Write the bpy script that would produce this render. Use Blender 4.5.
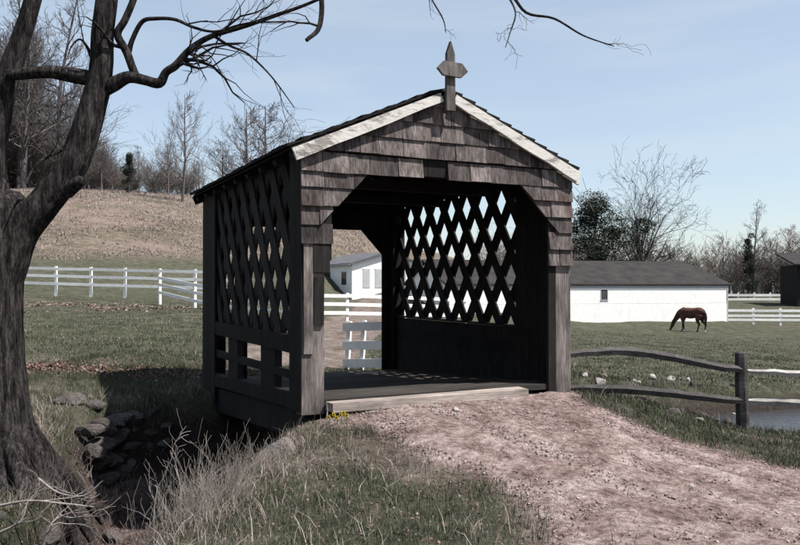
import bpy, bmesh, math, random
import numpy as np
from mathutils import Vector, Matrix

for o in list(bpy.data.objects):
    bpy.data.objects.remove(o)
random.seed(7)
rng = np.random.default_rng(7)
S = bpy.context.scene
COL = S.collection
R = math.radians

# ------------------------------------------------------------------ camera
F, CX, HY, EYE = 780.0, 400.0, 285.0, 1.65       # focal length (px at 800 wide), centre, horizon row, eye height
cam = bpy.data.cameras.new('camera')
cam.sensor_width = 36.0
cam.lens = 36.0 * F / 800.0
cam.clip_start = 0.1
cam.clip_end = 5000
camo = bpy.data.objects.new('camera', cam)
COL.objects.link(camo)
camo.location = (0, 0, EYE)
camo.rotation_euler = (math.pi / 2 + math.atan((HY - 272.5) / F), 0, 0)
S.camera = camo

# ------------------------------------------------------------------ sky, sun, exposure
SUN_AZ = Vector((0.94, -0.34))
SUN_EL = R(58)
SAZ = math.atan2(SUN_AZ.x, SUN_AZ.y)              # clockwise from +Y
world = bpy.data.worlds.new('World')
S.world = world
world.use_nodes = True
wn = world.node_tree
wn.nodes.clear()
w_out = wn.nodes.new('ShaderNodeOutputWorld')
w_bg = wn.nodes.new('ShaderNodeBackground')
w_sky = wn.nodes.new('ShaderNodeTexSky')
w_sky.sky_type = 'NISHITA'
w_sky.sun_disc = False
w_sky.sun_elevation = SUN_EL
w_sky.sun_rotation = SAZ
w_sky.altitude = 200
w_sky.air_density = 1.0
w_sky.dust_density = 1.0
w_sky.ozone_density = 1.1
w_bg.inputs['Strength'].default_value = 0.08
# thin cirrus streaks
w_tc = wn.nodes.new('ShaderNodeTexCoord')
w_map = wn.nodes.new('ShaderNodeMapping')
w_map.inputs['Scale'].default_value = (1.3, 1.3, 9.0)
w_map.inputs['Rotation'].default_value = (0, R(6), 0)
w_noise = wn.nodes.new('ShaderNodeTexNoise')
w_noise.inputs['Scale'].default_value = 2.3
w_noise.inputs['Detail'].default_value = 8
w_noise.inputs['Roughness'].default_value = 0.55
w_ramp = wn.nodes.new('ShaderNodeValToRGB')
w_ramp.color_ramp.elements[0].position = 0.46
w_ramp.color_ramp.elements[0].color = (0.38, 0.38, 0.38, 1)
w_ramp.color_ramp.elements[1].position = 0.64
w_ramp.color_ramp.elements[1].color = (0.5, 0.5, 0.5, 1)
w_mix = wn.nodes.new('ShaderNodeMix')
w_mix.data_type = 'RGBA'
w_mix.inputs[7].default_value = (4.55, 5.0, 5.3, 1)
L = wn.links.new
L(w_tc.outputs['Generated'], w_map.inputs['Vector'])
L(w_map.outputs['Vector'], w_noise.inputs['Vector'])
L(w_noise.outputs['Fac'], w_ramp.inputs['Fac'])
L(w_ramp.outputs['Color'], w_mix.inputs[0])
L(w_sky.outputs['Color'], w_mix.inputs[6])
L(w_mix.outputs[2], w_bg.inputs['Color'])
L(w_bg.outputs['Background'], w_out.inputs['Surface'])

sun = bpy.data.lights.new('sun', 'SUN')
sun.energy = 4.7
sun.angle = R(0.53)
sun.color = (1.0, 0.955, 0.89)
suno = bpy.data.objects.new('sun', sun)
COL.objects.link(suno)
sd = Vector((SUN_AZ.x * math.cos(SUN_EL), SUN_AZ.y * math.cos(SUN_EL), math.sin(SUN_EL)))
suno.rotation_euler = sd.to_track_quat('Z', 'Y').to_euler()
suno.location = (30, -6, 40)

S.view_settings.view_transform = 'Standard'
S.view_settings.look = 'None'
S.view_settings.exposure = 1.05
S.view_settings.gamma = 1.0
S.render.resolution_x = 1024
S.render.resolution_y = 698


# ------------------------------------------------------------------ helpers
def at(px, py, d):
    """photo pixel + distance along the view axis -> world point"""
    return Vector(((px - CX) / F * d, d, EYE - (py - HY) / F * d))


def mesh_obj(name, verts, faces, mat, parent=None, smooth=False, mesh=None):
    if mesh is None:
        mesh = bpy.data.meshes.new(name)
        mesh.from_pydata([tuple(v) for v in verts], [], faces)
        if smooth:
            mesh.polygons.foreach_set('use_smooth', [True] * len(mesh.polygons))
        mesh.update()
    if mat and not mesh.materials:
        mesh.materials.append(mat)
    o = bpy.data.objects.new(name, mesh)
    COL.objects.link(o)
    if parent:
        o.parent = parent
    return o


def np_mesh(name, V, Fa, mat, parent=None, smooth=False, attr=None):
    """fast mesh from numpy arrays, all faces with the same corner count"""
    V = np.asarray(V, np.float32)
    Fa = np.asarray(Fa, np.int32)
    me = bpy.data.meshes.new(name)
    n, k = Fa.shape
    me.vertices.add(len(V))
    me.vertices.foreach_set('co', V.ravel())
    me.loops.add(n * k)
    me.loops.foreach_set('vertex_index', Fa.ravel())
    me.polygons.add(n)
    me.polygons.foreach_set('loop_start', np.arange(0, n * k, k, dtype=np.int32))
    me.polygons.foreach_set('loop_total', np.full(n, k, np.int32))
    if smooth:
        me.polygons.foreach_set('use_smooth', np.ones(n, bool))
    if attr:
        for an, av in attr.items():
            a = me.attributes.new(an, 'FLOAT', 'POINT')
            a.data.foreach_set('value', np.asarray(av, np.float32))
    me.update(calc_edges=True)
    me.validate()
    me.materials.append(mat)
    o = bpy.data.objects.new(name, me)
    COL.objects.link(o)
    if parent:
        o.parent = parent
    return o


def tag(o, label=None, cat=None, group=None, kind=None):
    if label: o['label'] = label
    if cat: o['category'] = cat
    if group: o['group'] = group
    if kind: o['kind'] = kind
    return o


def empty(name, loc, rz=0.0):
    o = bpy.data.objects.new(name, None)
    o.empty_display_size = 0.2
    COL.objects.link(o)
    o.location = loc
    o.rotation_euler = (0, 0, rz)
    return o


def copy_tree(o, parent=None):
    c = o.copy()
    COL.objects.link(c)
    c.parent = parent
    for ch in [x for x in bpy.data.objects if x.parent == o]:
        copy_tree(ch, c)
    return c


BOXF = [(0, 3, 2, 1), (4, 5, 6, 7), (0, 1, 5, 4), (1, 2, 6, 5), (2, 3, 7, 6), (3, 0, 4, 7)]


def box(name, x0, x1, y0, y1, z0, z1, mat, parent=None, jit=0.0):
    j = lambda: random.uniform(-jit, jit)
    v = [(x0 + j(), y0 + j(), z0 + j()), (x1 + j(), y0 + j(), z0 + j()), (x1 + j(), y1 + j(), z0 + j()), (x0 + j(), y1 + j(), z0 + j()),
         (x0 + j(), y0 + j(), z1 + j()), (x1 + j(), y0 + j(), z1 + j()), (x1 + j(), y1 + j(), z1 + j()), (x0 + j(), y1 + j(), z1 + j())]
    return mesh_obj(name, v, BOXF, mat, parent)


def beam(name, a, b, w, h, mat, parent=None, up=(0, 0, 1), jit=0.0):
    """a straight timber from a to b, w wide and h high"""
    a, b = Vector(a), Vector(b)
    d = (b - a).normalized()
    s = d.cross(Vector(up)).normalized()
    u = s.cross(d).normalized()
    v = []
    for p in (a, b):
        for sx, sz in ((-1, -1), (1, -1), (1, 1), (-1, 1)):
            v.append(p + s * (sx * w / 2 + random.uniform(-jit, jit)) + u * (sz * h / 2 + random.uniform(-jit, jit)))
    f = [(0, 1, 2, 3), (7, 6, 5, 4), (0, 4, 5, 1), (1, 5, 6, 2), (2, 6, 7, 3), (3, 7, 4, 0)]
    return mesh_obj(name, v, f, mat, parent)


def prism(name, poly, y0f, y1f, mat, parent=None):
    """poly in (x, z); y0f / y1f give the front and back y for a height z"""
    n = len(poly)
    a = sum(poly[i][0] * poly[(i + 1) % n][1] - poly[(i + 1) % n][0] * poly[i][1] for i in range(n))
    if a < 0:
        poly = poly[::-1]
    v = [(x, y0f(z), z) for x, z in poly] + [(x, y1f(z), z) for x, z in poly]
    f = [tuple(range(n)), tuple(range(2 * n - 1, n - 1, -1))]
    for i in range(n):
        k = (i + 1) % n
        f.append((k, i, n + i, n + k))
    return mesh_obj(name, v, f, mat, parent)


def clip(poly, nx, nz, c):
    """keep the side nx*x + nz*z <= c"""
    out = []
    n = len(poly)
    for i in range(n):
        p, q = poly[i], poly[(i + 1) % n]
        dp, dq = nx * p[0] + nz * p[1] - c, nx * q[0] + nz * q[1] - c
        if dp <= 0: out.append(p)
        if (dp < 0 < dq) or (dq < 0 < dp):
            t = dp / (dp - dq)
            out.append((p[0] + (q[0] - p[0]) * t, p[1] + (q[1] - p[1]) * t))
    return out


def area(poly):
    n = len(poly)
    return 0.5 * abs(sum(poly[i][0] * poly[(i + 1) % n][1] - poly[(i + 1) % n][0] * poly[i][1] for i in range(n))) if n > 2 else 0


# value noise in numpy
_perm = rng.random((256, 256))


def vnoise(x, y):
    x = np.asarray(x, float); y = np.asarray(y, float)
    xi, yi = np.floor(x).astype(int), np.floor(y).astype(int)
    fx, fy = x - xi, y - yi
    fx = fx * fx * (3 - 2 * fx); fy = fy * fy * (3 - 2 * fy)
    g = lambda a, b: _perm[a % 256, b % 256]
    return (g(xi, yi) * (1 - fx) + g(xi + 1, yi) * fx) * (1 - fy) + (g(xi, yi + 1) * (1 - fx) + g(xi + 1, yi + 1) * fx) * fy


def fbm(x, y, o=4):
    s, a, t = 0, 1.0, 0
    for k in range(o):
        s = s + a * vnoise(np.asarray(x) * 2 ** k + 17.3 * k, np.asarray(y) * 2 ** k + 5.1 * k)
        t += a; a *= 0.5
    return s / t - 0.5


def sstep(a, b, x):
    t = np.clip((x - a) / (b - a), 0, 1)
    return t * t * (3 - 2 * t)


# ------------------------------------------------------------------ materials
MATS = {}


def new_mat(name, rough=0.8, spec=0.2):
    m = bpy.data.materials.new(name)
    m.use_nodes = True
    nt = m.node_tree
    b = nt.nodes['Principled BSDF']
    b.inputs['Roughness'].default_value = rough
    b.inputs['Specular IOR Level'].default_value = spec
    MATS[name] = m
    return m, nt, b


def nd(nt, t, **kw):
    n = nt.nodes.new(t)
    for k, v in kw.items():
        if k in n.inputs: n.inputs[k].default_value = v
        else: setattr(n, k, v)
    return n


def ramp(nt, fac, stops):
    r = nt.nodes.new('ShaderNodeValToRGB')
    cr = r.color_ramp
    while len(cr.elements) < len(stops): cr.elements.new(0.5)
    for e, (p, c) in zip(cr.elements, stops):
        e.position = p
        e.color = (c[0], c[1], c[2], 1) if not isinstance(c, (int, float)) else (c, c, c, 1)
    nt.links.new(fac, r.inputs['Fac'])
    return r.outputs['Color']


def mix(nt, fac, a, b, mode='MIX'):
    n = nt.nodes.new('ShaderNodeMix')
    n.data_type = 'RGBA'
    n.blend_type = mode
    for sock, v in ((n.inputs[0], fac), (n.inputs[6], a), (n.inputs[7], b)):
        if isinstance(v, (int, float)): sock.default_value = v
        elif isinstance(v, tuple): sock.default_value = (v[0], v[1], v[2], 1)
        else: nt.links.new(v, sock)
    return n.outputs[2]


def noise(nt, vec, scale, detail=5, rough=0.6, sc3=None):
    n = nd(nt, 'ShaderNodeTexNoise', Scale=scale, Detail=detail, Roughness=rough)
    if sc3:
        mp = nd(nt, 'ShaderNodeMapping', Scale=sc3)
        nt.links.new(vec, mp.inputs['Vector'])
        vec = mp.outputs['Vector']
    nt.links.new(vec, n.inputs['Vector'])
    return n.outputs['Fac']


def add_n(nt, a, b_):
    n = nd(nt, 'ShaderNodeMath', operation='ADD'); m_ = nd(nt, 'ShaderNodeMath', operation='MULTIPLY')
    m_.inputs[1].default_value = 0.5
    nt.links.new(a, n.inputs[0]); nt.links.new(b_, n.inputs[1]); nt.links.new(n.outputs[0], m_.inputs[0])
    return m_.outputs[0]


def bump(nt, b, h, strength=0.5, dist=0.02):
    n = nd(nt, 'ShaderNodeBump', Strength=strength, Distance=dist)
    nt.links.new(h, n.inputs['Height'])
    nt.links.new(n.outputs['Normal'], b.inputs['Normal'])


def wood(name, dark, light, axis='z', var=0.35, gs=1.0, rough=0.85, red=None):
    """weathered wood: grain streaks along an axis, per-piece variation"""
    m, nt, b = new_mat(name, rough, 0.15)
    tc = nd(nt, 'ShaderNodeTexCoord')
    oi = nd(nt, 'ShaderNodeObjectInfo')
    vadd = nd(nt, 'ShaderNodeVectorMath', operation='ADD')
    cmb = nd(nt, 'ShaderNodeCombineXYZ')
    mul = nd(nt, 'ShaderNodeMath', operation='MULTIPLY')
    mul.inputs[1].default_value = 37.0
    nt.links.new(oi.outputs['Random'], mul.inputs[0])
    for k in range(3): nt.links.new(mul.outputs[0], cmb.inputs[k])
    nt.links.new(tc.outputs['Object'], vadd.inputs[0])
    nt.links.new(cmb.outputs[0], vadd.inputs[1])
    v = vadd.outputs[0]
    s = {'x': (0.06, 1, 1), 'y': (1, 0.06, 1), 'z': (1, 1, 0.06)}[axis]
    g = noise(nt, v, 55 * gs, 6, 0.65, s)
    big = noise(nt, v, 9.0 if name == 'shingle_wood' else 5.0, 5, 0.65, tuple(0.3 if q < 1 else 1 for q in s))
    c = ramp(nt, g, [(0.25, dark), (0.75, light)])
    lo_, hi_ = (0.35, 1.6) if name in ('shingle_wood', 'post_wood', 'finial_wood') else (0.55, 1.25)
    c = mix(nt, 1.0, c, ramp(nt, big, [(0.34, lo_), (0.66, hi_)]), 'MULTIPLY')
    c = mix(nt, 1.0, c, ramp(nt, oi.outputs['Random'], [(0.0, 1 - var), (1.0, 1 + var)]), 'MULTIPLY')
    if red:
        rm = noise(nt, tc.outputs['Object'], 1.6, 3, 0.5)
        c = mix(nt, ramp(nt, rm, [(0.55, 0.0), (0.75, 0.7)]), c, red)
    nt.links.new(c, b.inputs['Base Color'])
    bump(nt, b, g, 0.6, 0.008)
    return m


wood('shingle_wood', (0.013, 0.010, 0.0095), (0.135, 0.116, 0.112), 'z', 0.6, red=(0.062, 0.030, 0.024))
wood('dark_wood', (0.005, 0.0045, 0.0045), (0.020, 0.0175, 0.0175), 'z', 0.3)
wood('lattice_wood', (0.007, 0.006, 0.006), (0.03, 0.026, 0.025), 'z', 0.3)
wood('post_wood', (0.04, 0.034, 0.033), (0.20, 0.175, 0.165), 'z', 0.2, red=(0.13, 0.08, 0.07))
wood('deck_wood', (0.018, 0.016, 0.015), (0.06, 0.053, 0.048), 'x', 0.3)
wood('sill_wood', (0.15, 0.125, 0.11), (0.36, 0.31, 0.285), 'x', 0.1)
wood('rail_wood', (0.02, 0.018, 0.018), (0.085, 0.078, 0.078), 'x', 0.2)
wood('pale_rail_wood', (0.18, 0.17, 0.165), (0.42, 0.40, 0.385), 'x', 0.2)  # paler tone for the rails right of the fence post
wood('finial_wood', (0.03, 0.027, 0.026), (0.15, 0.137, 0.13), 'z', 0.2)


def chipped(name, axis):
    m, nt, b = new_mat(name, 0.6, 0.3)
    tc = nd(nt, 'ShaderNodeTexCoord')
    v = tc.outputs['Object']
    s = {'x': (0.12, 1, 1), 'z': (1, 1, 0.12)}[axis]
    g = noise(nt, v, 60, 6, 0.7, s)
    n2 = noise(nt, v, 9, 7, 0.7, tuple(0.3 if q < 1 else 1 for q in s))
    c = mix(nt, ramp(nt, n2, [(0.51, 0.0), (0.59, 1.0)]), ramp(nt, g, [(0.3, (0.36, 0.345, 0.325)), (0.7, (0.60, 0.58, 0.55))]),
            ramp(nt, g, [(0.3, (0.10, 0.09, 0.09)), (0.7, (0.3, 0.27, 0.25))]))
    nt.links.new(c, b.inputs['Base Color'])
    bump(nt, b, n2, 0.4, 0.01)


chipped('chipped_white', 'x')


def plain(name, c0, c1, scale, rough=0.8, bstr=0.3, bdist=0.02, spec=0.2, detail=6, var=0.0):
    m, nt, b = new_mat(name, rough, spec)
    tc = nd(nt, 'ShaderNodeTexCoord')
    n = noise(nt, tc.outputs['Object'], scale, detail, 0.65)
    c = ramp(nt, n, [(0.3, c0), (0.7, c1)])
    if var:
        oi = nd(nt, 'ShaderNodeObjectInfo')
        c = mix(nt, 1.0, c, ramp(nt, oi.outputs['Random'], [(0.0, 1 - var), (1.0, 1 + var)]), 'MULTIPLY')
    nt.links.new(c, b.inputs['Base Color'])
    if bstr: bump(nt, b, n, bstr, bdist)
    return m


plain('white_paint', (0.70, 0.69, 0.68), (0.82, 0.81, 0.79), 3, 0.6, 0.1)
plain('white_fence', (0.62, 0.61, 0.6), (0.80, 0.79, 0.78), 5, 0.6, 0.1, var=0.12)
plain('barn_roof', (0.010, 0.009, 0.009), (0.034, 0.030, 0.029), 1.1, 0.85, 0.3)
plain('house_roof', (0.06, 0.06, 0.066), (0.11, 0.11, 0.12), 1.5, 0.7, 0.2)
plain('trim_grey', (0.33, 0.33, 0.36), (0.42, 0.42, 0.45), 4, 0.7, 0.1)
plain('dark_glass', (0.03, 0.035, 0.04), (0.06, 0.065, 0.07), 3, 0.15, 0.0, spec=0.5)
plain('shutter_grey', (0.32, 0.34, 0.34), (0.42, 0.43, 0.42), 3, 0.5, 0.0)
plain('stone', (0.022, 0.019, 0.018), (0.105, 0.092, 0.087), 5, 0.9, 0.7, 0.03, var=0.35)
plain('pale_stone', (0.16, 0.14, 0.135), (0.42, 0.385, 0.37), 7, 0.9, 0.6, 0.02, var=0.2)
plain('far_bark', (0.06, 0.052, 0.052), (0.125, 0.11, 0.11), 3, 0.9, 0.0, var=0.25)
plain('tree_bark_dark', (0.035, 0.030, 0.030), (0.075, 0.066, 0.066), 3, 0.9, 0.0)
plain('far_bark_red', (0.16, 0.11, 0.10), (0.24, 0.18, 0.17), 3, 0.9, 0.0, var=0.25)
plain('evergreen', (0.010, 0.013, 0.009), (0.03, 0.035, 0.024), 3, 0.9, 0.0, var=0.2)
plain('scrub', (0.065, 0.056, 0.052), (0.14, 0.12, 0.11), 3, 0.9, 0.0, var=0.3)
plain('horse_coat', (0.040, 0.018, 0.013), (0.10, 0.048, 0.034), 4, 0.75, 0.0, spec=0.15)
plain('horse_dark', (0.014, 0.010, 0.009), (0.03, 0.022, 0.02), 6, 0.6, 0.0)
plain('horse_white', (0.5, 0.48, 0.46), (0.65, 0.63, 0.6), 6, 0.7, 0.0)
plain('flower_yellow', (0.42, 0.31, 0.04), (0.55, 0.43, 0.06), 20, 0.7, 0.0)
plain('flower_stem', (0.06, 0.10, 0.03), (0.09, 0.14, 0.05), 20, 0.7, 0.0)
plain('dead_stem', (0.15, 0.125, 0.11), (0.36, 0.315, 0.28), 8, 0.8, 0.0, var=0.2)
plain('stick', (0.12, 0.10, 0.095), (0.27, 0.24, 0.225), 12, 0.85, 0.2, var=0.2)
plain('dark_building', (0.010, 0.009, 0.009), (0.022, 0.02, 0.019), 2, 0.85, 0.2)

# bark of the big tree
m, nt, b = new_mat('bark', 0.9, 0.1)
tc = nd(nt, 'ShaderNodeTexCoord')
v = tc.outputs['Object']
rid0 = noise(nt, v, 60, 9, 0.78, (1, 1, 0.26))
rid1 = noise(nt, v, 24, 5, 0.65, (1, 1, 0.14))
rid = add_n(nt, rid0, rid1)
big = noise(nt, v, 3, 4, 0.6)
c = ramp(nt, rid, [(0.42, (0.005, 0.0045, 0.0045)), (0.5, (0.035, 0.030, 0.030)), (0.62, (0.125, 0.112, 0.110))])
c = mix(nt, 1.0, c, ramp(nt, big, [(0.3, 0.65), (0.7, 1.2)]), 'MULTIPLY')
nt.links.new(c, b.inputs['Base Color'])
bump(nt, b, rid, 1.0, 0.09)

# grass blades: colour from a per-blade attribute
for nm, stops in (('grass_blade', [(0.0, (0.026, 0.033, 0.018)), (0.45, (0.061, 0.073, 0.042)), (0.7, (0.145, 0.132, 0.102)), (1.0, (0.32, 0.28, 0.25))]),
                  ('dry_blade', [(0.0, (0.10, 0.078, 0.07)), (0.5, (0.24, 0.20, 0.18)), (1.0, (0.44, 0.39, 0.36))]),
                  ('leaf_litter', [(0.0, (0.05, 0.026, 0.024)), (0.5, (0.13, 0.075, 0.068)), (1.0, (0.30, 0.235, 0.215))]),
                  ('gravel', [(0.0, (0.10, 0.072, 0.067)), (0.6, (0.24, 0.19, 0.18)), (1.0, (0.45, 0.41, 0.39))])):
    m, nt, b = new_mat(nm, 0.8, 0.1)
    a = nd(nt, 'ShaderNodeAttribute', attribute_name='tone')
    nt.links.new(ramp(nt, a.outputs['Fac'], stops), b.inputs['Base Color'])


def dirt_nodes(nt, v):
    n1 = noise(nt, v, 2.0, 8, 0.75)
    n2 = noise(nt, v, 16, 9, 0.8)
    n3 = noise(nt, v, 75, 7, 0.85)
    c = ramp(nt, n1, [(0.34, (0.10, 0.068, 0.062)), (0.47, (0.205, 0.150, 0.140)), (0.63, (0.34, 0.275, 0.262))])
    c = mix(nt, 1.0, c, ramp(nt, n2, [(0.34, 0.4), (0.5, 1.0), (0.66, 1.5)]), 'MULTIPLY')
    c = mix(nt, 0.9, c, ramp(nt, n3, [(0.32, 0.35), (0.5, 1.0), (0.68, 1.6)]), 'MULTIPLY')
    return c, n2, n3


def add_h(nt, a, b_, k):
    mu = nd(nt, 'ShaderNodeMath', operation='MULTIPLY_ADD')
    mu.inputs[1].default_value = k
    nt.links.new(b_, mu.inputs[0]); nt.links.new(a, mu.inputs[2])
    return mu.outputs[0]


m, nt, b = new_mat('dirt', 0.95, 0.05)
tc = nd(nt, 'ShaderNodeTexCoord')
c, n2, n3 = dirt_nodes(nt, tc.outputs['Object'])
nt.links.new(c, b.inputs['Base Color'])
bump(nt, b, add_h(nt, n2, n3, 0.35), 0.8, 0.06)

m, nt, b = new_mat('ground', 0.95, 0.05)
tc = nd(nt, 'ShaderNodeTexCoord')
v = tc.outputs['Object']
dc, n2, n3 = dirt_nodes(nt, v)
g1 = noise(nt, v, 0.22, 6, 0.65)
g2 = noise(nt, v, 2.2, 8, 0.75)
g3 = noise(nt, v, 14, 6, 0.75)
gc = ramp(nt, g2, [(0.3, (0.030, 0.032, 0.022)), (0.5, (0.058, 0.060, 0.041)), (0.7, (0.12, 0.11, 0.088))])
gc = mix(nt, ramp(nt, g1, [(0.5, 0.0), (0.75, 0.5)]), gc, (0.12, 0.10, 0.082))
gc = mix(nt, 0.9, gc, ramp(nt, g3, [(0.25, 0.45), (0.75, 1.5)]), 'MULTIPLY')
# dry upper hillside
hn = noise(nt, v, 0.16, 9, 0.75, (0.5, 1.2, 1))
hc = ramp(nt, hn, [(0.34, (0.055, 0.052, 0.036)), (0.45, (0.098, 0.084, 0.064)), (0.57, (0.155, 0.120, 0.104)), (0.7, (0.115, 0.096, 0.074))])
hc = mix(nt, 1.0, hc, ramp(nt, noise(nt, v, 1.6, 9, 0.85), [(0.32, 0.35), (0.5, 1.0), (0.68, 1.6)]), 'MULTIPLY')
hm = nd(nt, 'ShaderNodeAttribute', attribute_name='hill')
gc = mix(nt, hm.outputs['Fac'], gc, hc)
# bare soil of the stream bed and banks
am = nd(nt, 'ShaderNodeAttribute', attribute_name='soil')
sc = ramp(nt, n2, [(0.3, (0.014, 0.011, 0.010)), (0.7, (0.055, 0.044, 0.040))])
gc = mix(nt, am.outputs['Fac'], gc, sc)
ad = nd(nt, 'ShaderNodeAttribute', attribute_name='dirt')
gc = mix(nt, ad.outputs['Fac'], gc, dc)
nt.links.new(gc, b.inputs['Base Color'])
bump(nt, b, add_h(nt, g3, n3, 0.5), 0.8, 0.06)

m, nt, b = new_mat('water', 0.2, 0.4)
b.inputs['Base Color'].default_value = (0.03, 0.03, 0.035, 1)
tc = nd(nt, 'ShaderNodeTexCoord')
bump(nt, b, noise(nt, tc.outputs['Object'], 7, 4, 0.6), 0.5, 0.05)

M = MATS

# ------------------------------------------------------------------ terrain
TH = math.atan2(0.19, 0.385)                       # the bridge's front runs this much away from the picture plane
W2 = Vector((math.cos(TH), math.sin(TH)))          # along the front
U2 = Vector((-math.sin(TH), math.cos(TH)))         # along the roadway
C0 = Vector((-1.024, 8.15))                        # outer front left corner of the bridge
BW, BL, BZ = 3.5, 4.8, 0.31                        # width, length, base level


def bw(s, t):
    p = C0 + W2 * s + U2 * t
    return p.x, p.y


CP = [(0, 0, 0), (-3, 0, -.1), (4, 0, -.05), (0, 4, -.03), (2.5, 5, -.05), (-1, 5, -.05), (5, 6, -.15), (8, 8, -.4),
      (.2, 6.2, .08), (1.7, 7, .1), (3.1, 8, -.08), (3.8, 7.4, -.15), (.5, 8.72, .395), (-.9, 8.05, .26), (2.1, 9.6, .33), (1.2, 8.3, .28),
      (3.5, 10.4, .03), (4.8, 11, -.37), (7, 11.5, -.55), (-3.5, 7.2, -.2), (-6, 6, 0), (-6, 9, .1),
      (-5, 12.5, .16), (-3, 13.4, .06), (-1.6, 13.8, .04), (.8, 14.8, 0), (-1.0, 15.8, -.06), (4, 15, -.15), (8, 16, -.4), (15, 16, -.6),
      (-10, 14, .4), (-14, 38, .92), (-25, 40, 1.3), (-5, 40, .6), (0, 30, .3), (7, 28, -.5), (12, 37, -.9), (17, 46, -1.06), (25, 46, -1.15),
      (24, 55, -.85), (12, 51, -.78), (3, 49, -.4), (-4, 62, .44), (25, 57, -1.05), (40, 57, -1.15), (35, 90, -.3), (45, 100, .2),
      (-30, 60, 4.3), (-14, 60, 2.2), (-60, 60, 5.5), (-55, 110, 15), (-42, 110, 15), (-28, 110, 14.2), (-7, 115, 10.5), (-4, 78, 3.2), (7, 118, 6), (23, 118, 2.5), (40, 118, .6), (70, 118, 0),
      (-50, 170, 16), (0, 175, 11), (40, 175, 2), (90, 175, 1), (90, 60, -1.2), (-80, 110, 16), (-80, 20, 2), (90, 0, -.5), (40, 20, -.8), (-20, 10, .5)]
CP = np.array(CP, float)
warp = lambda x, y: np.stack([np.arcsinh(x / 5.0), np.arcsinh(y / 5.0)], -1)
_c = warp(CP[:, 0], CP[:, 1])


def _k(r2):
    return np.where(r2 > 1e-12, 0.5 * r2 * np.log(np.maximum(r2, 1e-12)), 0)


_K = _k(((_c[:, None] - _c[None]) ** 2).sum(-1)) + np.eye(len(CP)) * 0.004
_P = np.concatenate([np.ones((len(CP), 1)), _c], 1)
_A = np.block([[_K, _P], [_P.T, np.zeros((3, 3))]])
_sol = np.linalg.solve(_A, np.concatenate([CP[:, 2], np.zeros(3)]))

# the stream: polyline nodes (x, y, half width of the bed, half width at the bank top, bed level)
GUL = np.array([(13.0, 16.0, 1.0, 2.0, -1.15), (7.4, 13.6, 1.3, 2.3, -1.05), (3.2, 12.4, 0.4, 1.3, -1.0), (-.52, 11.08, 1.85, 2.15, -.98),
                (-2.1, 10.0, 1.6, 2.2, -.9), (-2.4, 8.5, 1.15, 1.45, -1.15), (-2.15, 7.3, .65, 1.05, -1.25), (-2.3, 6.2, .45, .85, -1.3), (-2.45, 5.0, .4, .85, -1.3), (-2.8, 2.5, .3, 1.0, -1.2), (-3.5, -4, .3, 1.0, -1.3)])


def gully(x, y):
    """best (d, inner, outer, bed) against the stream's centre line"""
    bestq = np.full(np.shape(x), 1e9); bi = np.zeros(np.shape(x)); bo = np.ones(np.shape(x)); bb = np.zeros(np.shape(x)); bd = np.full(np.shape(x), 1e9)
    for a, c in zip(GUL[:-1], GUL[1:]):
        dx, dy = c[0] - a[0], c[1] - a[1]
        t = np.clip(((x - a[0]) * dx + (y - a[1]) * dy) / (dx * dx + dy * dy), 0, 1)
        d = np.hypot(x - a[0] - t * dx, y - a[1] - t * dy)
        inn, out, bed = a[2] + (c[2] - a[2]) * t, a[3] + (c[3] - a[3]) * t, a[4] + (c[4] - a[4]) * t
        q = d - out
        k = q < bestq
        bestq = np.where(k, q, bestq); bi = np.where(k, inn, bi); bo = np.where(k, out, bo); bb = np.where(k, bed, bb); bd = np.where(k, d, bd)
    return bd, bi, bo, bb


def base_h(x, y):
    x = np.clip(np.asarray(x, float), -80, 90); y = np.clip(np.asarray(y, float), -5, 175)
    p = warp(x, y)
    r2 = ((p[..., None, :] - _c) ** 2).sum(-1)
    return _k(r2) @ _sol[:len(CP)] + _sol[-3] + p @ _sol[-2:]


def carve(x, y):
    d, i, o, bed = gully(x, y)
    d = d + 0.3 * fbm(x * 1.1, y * 1.1, 3)
    return 1 - sstep(i, o, d), bed


def height(x, y):
    x = np.asarray(x, float); y = np.asarray(y, float)
    z = base_h(x, y)
    far = np.hypot(x, y)
    z = z + 0.09 * fbm(x * .7, y * .7, 4) * np.clip(far / 6, .6, 3) + 0.5 * fbm(x * .06, y * .06, 3) * sstep(20, 70, far)
    w, bed = carve(x, y)
    # the ground ends at the abutment walls under the bridge
    bed = bed + 0.12 * fbm(x * 2.5, y * 2.5, 3)
    return z * (1 - w) + bed * w


def hz(x, y):
    return float(height(np.array([x]), np.array([y]))[0])


# dirt road outline: signed "inside" value
PL = np.array([(-.75, 8.45), (-.62, 8.0), (-.2, 7.3), (.45, 6.55), (.92, 5.99), (.95, 5.0), (.9, 3.0), (.6, -4.0)])
PR = np.array([(2.0, 9.75), (2.3, 9.05), (3.2, 8.2), (4.0, 7.55), (6.5, 6.2), (12, 4.0), (14, -4.0)])


def seg_d(x, y, poly):
    best = np.full(np.shape(x), 1e9)
    for a, c in zip(poly[:-1], poly[1:]):
        dx, dy = c - a
        t = np.clip(((x - a[0]) * dx + (y - a[1]) * dy) / (dx * dx + dy * dy), 0, 1)
        best = np.minimum(best, np.hypot(x - a[0] - t * dx, y - a[1] - t * dy))
    return best


def inpoly(x, y, P):
    r = np.zeros(np.shape(x), bool)
    n = len(P)
    for i in range(n):
        x0, y0 = P[i]; x1, y1 = P[(i + 1) % n]
        if y0 == y1: continue
        r ^= ((y0 > y) != (y1 > y)) & (x < (x1 - x0) * (y - y0) / (y1 - y0) + x0)
    return r


ROADP = np.concatenate([PL, PR[::-1]])


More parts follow.
